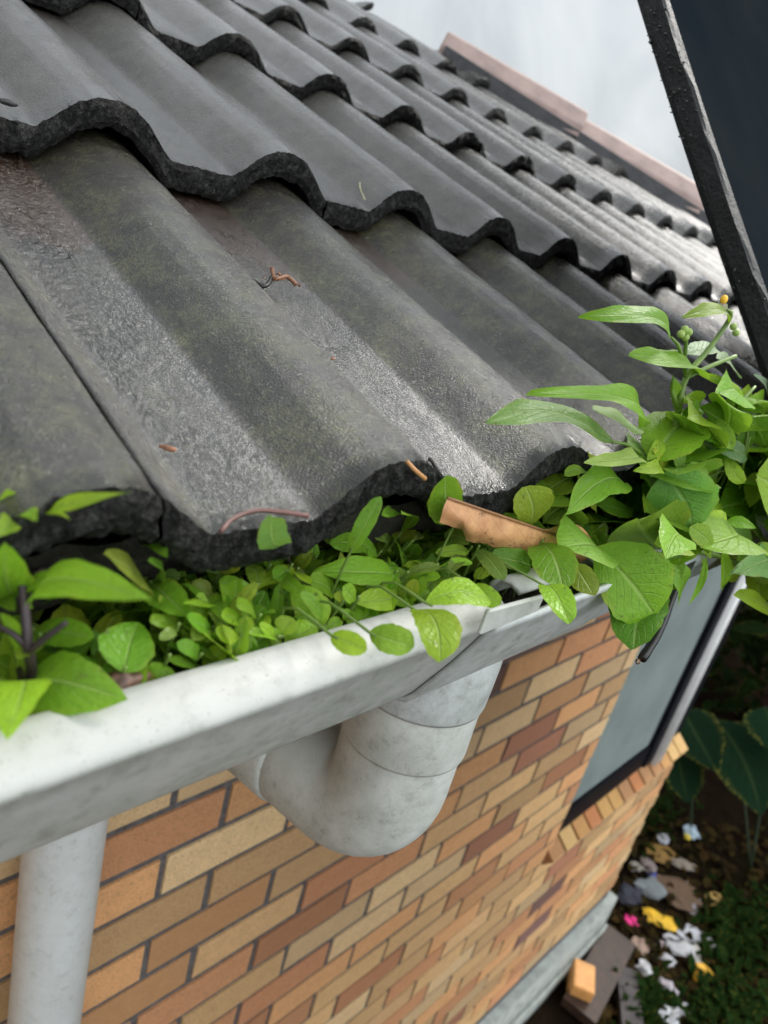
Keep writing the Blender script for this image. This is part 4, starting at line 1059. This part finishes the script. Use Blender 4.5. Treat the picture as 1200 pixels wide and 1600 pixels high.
crumple(1029, 1474, .04, (.66, .50, .52), 'tiny pale pink ball left of the white sheet', name='plastic_lump')
# old boards and box by the plinth
def plank(a, b, wd, th, mat, label, name='timber_plank', cat='plank', lift=0.):
    A, B = atz(*a, GL + lift), atz(*b, GL + lift); d = (B - A); L = d.length; bm = bmesh.new(); box(bm, (0, -wd / 2, 0), (L, wd / 2, th)); bevel_all(bm, .006, 1)
    bmesh.ops.rotate(bm, verts=bm.verts, cent=(0, 0, 0), matrix=Matrix.Rotation(math.atan2(d.y, d.x), 3, 'Z')); bmesh.ops.translate(bm, verts=bm.verts, vec=A)
    o = obj(name, bm, mat, smooth=False, loc=A); tag(o, label, cat); return o
M_wood = simple('wet_brown_timber', (.036, .016, .008), .6, .5, 20)
plank((900, 1590), (965, 1470), .16, .05, M_wood, 'wet brown plank lying along the foot of the plinth')
plank((985, 1620), (975, 1520), .10, .04, simple('grey_timber', (.05, .042, .042), .7, .4, 20), 'grey weathered plank at the bottom edge beside the brown plank')
p = atz(908, 1535, GL + .06); bm = bmesh.new(); box(bm, (-.075, -.05, -.06), (.075, .05, .05)); 
bmesh.ops.rotate(bm, verts=bm.verts, cent=(0, 0, 0), matrix=Matrix.Rotation(.5, 3, 'Z')); bmesh.ops.translate(bm, verts=bm.verts, vec=p); bevel_all(bm, .008, 2)
o = obj('orange_block', bm, simple('orange_clay', (.70, .33, .10), .6, .2, 20), smooth=False, loc=p); o.name = 'clay_block'; tag(o, 'bright orange block lying against the plinth foot', 'block')
bm = bmesh.new(); tube(bm, [p + Vector((0, -.052, .0)), p + Vector((0, -.056, 0))], .02, 12); 
obj('block_hole', bm, simple('dark_orange', (.3, .12, .03), .8), o)

# ground cover
def bush(name, label, c, size, nleaf, lsz, tint, cat='shrub', kind=None, group=None, trunk=True):
    bm = bmesh.new(); rr = R
    for i in range(nleaf):
        while True:
            q = Vector((rr.uniform(-1, 1), rr.uniform(-1, 1), rr.uniform(-1, 1)))
            if q.length < 1 and noise.noise(q * 2.2 + c) > -.25: break
        P = c + Vector((q.x * size[0], q.y * size[1], q.z * size[2]))
        a = Vector((rr.uniform(-1, 1), rr.uniform(-1, 1), rr.uniform(-.7, .3))).normalized(); l = lsz * rr.uniform(.5, 1.2)
        leaf(bm, P, P + a * l, l * .5, 'ovate', nrm=Vector((rr.uniform(-.6, .6), rr.uniform(-.6, .6), 1)), tint=tint, nu=4, nv=2, bend=.15)
    base = Vector((c.x, c.y, GZ))
    if kind: o = obj(name, bm, M_darkleaf, loc=base); tag(o, label, cat, group, kind); return o
    e = empty(name, base); tag(e, label, cat, group); obj('foliage', bm, M_darkleaf, e)
    bm = bmesh.new()
    for k_ in range(4):
        tpt = c + Vector((R.uniform(-.6, .6) * size[0], R.uniform(-.6, .6) * size[1], R.uniform(0, .6) * size[2]))
        tube(bm, spline([base + Vector((R.uniform(-.08, .08), R.uniform(-.08, .08), -.05)), base.lerp(tpt, .5) + Vector((R.uniform(-.1, .1), R.uniform(-.1, .1), 0)), tpt], 4), [.03 - .022 * i / 8 for i in range(9)], 7)
    obj('trunk', bm, M_bark, e); return e
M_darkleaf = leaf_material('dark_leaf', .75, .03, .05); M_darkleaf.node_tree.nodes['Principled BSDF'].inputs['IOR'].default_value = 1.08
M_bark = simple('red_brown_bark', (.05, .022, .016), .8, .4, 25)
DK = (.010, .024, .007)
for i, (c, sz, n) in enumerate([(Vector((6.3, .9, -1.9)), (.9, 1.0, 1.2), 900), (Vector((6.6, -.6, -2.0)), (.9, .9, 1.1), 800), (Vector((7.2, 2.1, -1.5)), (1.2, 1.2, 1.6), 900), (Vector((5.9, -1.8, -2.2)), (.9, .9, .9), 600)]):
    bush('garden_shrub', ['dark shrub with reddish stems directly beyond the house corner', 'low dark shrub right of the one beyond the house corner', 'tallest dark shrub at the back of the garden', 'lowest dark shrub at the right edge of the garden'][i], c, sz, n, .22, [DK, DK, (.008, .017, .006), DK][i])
M_dkgreen = simple('dark_green_stalk', (.014, .030, .010), .7, .3, 20)
# big round-leaved plants
def bigleaf_plant(base, blades, label):
    e = empty('taro_plant', base); tag(e, label, 'plant'); bm = bmesh.new()
    for (c, T, W, nr) in blades: tube(bm, spline([base, base.lerp(c, .6) + Vector((0, 0, .12)), c], 5), .008, 6)
    obj('stem', bm, M_dkgreen, e)
    for (c, T, W, nr) in blades:
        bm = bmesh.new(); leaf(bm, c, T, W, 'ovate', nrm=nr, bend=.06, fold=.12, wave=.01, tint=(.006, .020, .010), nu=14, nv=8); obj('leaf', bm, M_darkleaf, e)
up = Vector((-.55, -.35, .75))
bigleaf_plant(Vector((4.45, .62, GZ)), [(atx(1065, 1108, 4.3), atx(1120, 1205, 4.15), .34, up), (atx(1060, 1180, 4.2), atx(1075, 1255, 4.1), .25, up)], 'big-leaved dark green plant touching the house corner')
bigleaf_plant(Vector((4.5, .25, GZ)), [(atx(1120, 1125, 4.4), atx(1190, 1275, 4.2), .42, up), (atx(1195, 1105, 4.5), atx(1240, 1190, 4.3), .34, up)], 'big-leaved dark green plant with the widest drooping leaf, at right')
# low ground cover in patches
def cover(regions, n, tint, label, lsz):
    bm = bmesh.new()
    for i in range(n):
        px, py, s_ = R.choice(regions); p = atz(px + R.gauss(0, s_), py + R.gauss(0, s_), GL)
        a = R.uniform(0, 6.28); l = lsz * R.uniform(.5, 1.3)
        leaf(bm, p, p + Vector((l * math.cos(a), l * math.sin(a), l * R.uniform(.2, .9))), l * .45, 'ovate', nrm=Vector((0, 0, 1)), tint=tint, nu=3, nv=2)
    o = obj('ground_cover', bm, M_darkleaf); tag(o, label, 'ground cover', kind='stuff')
cover([(1150, 1500, 40), (1180, 1560, 40), (1110, 1590, 30), (1130, 1440, 25), (1010, 1570, 20), (1020, 1262, 25), (1190, 1460, 30)], 1000, (.007, .022, .005), 'low dark green weeds covering the ground in patches', .07)
bm = bmesh.new()
for i in range(900):
    p = atz(R.uniform(930, 1230), R.uniform(1280, 1620), GL); a = R.uniform(0, 6.28); l = R.uniform(.03, .09)
    leaf(bm, p, p + Vector((l * math.cos(a), l * math.sin(a), R.uniform(-.005, .02))), l * .5, 'ovate', nrm=Vector((R.uniform(-.4, .4), R.uniform(-.4, .4), 1)), tint=R.choice([(.03, .016, .008), (.02, .012, .007), (.045, .028, .011), (.01, .007, .005)]), nu=3, nv=2)
o = obj('leaf_litter', bm, M_darkleaf); tag(o, 'scattered brown fallen leaves over the dark soil', 'leaf litter', kind='stuff')
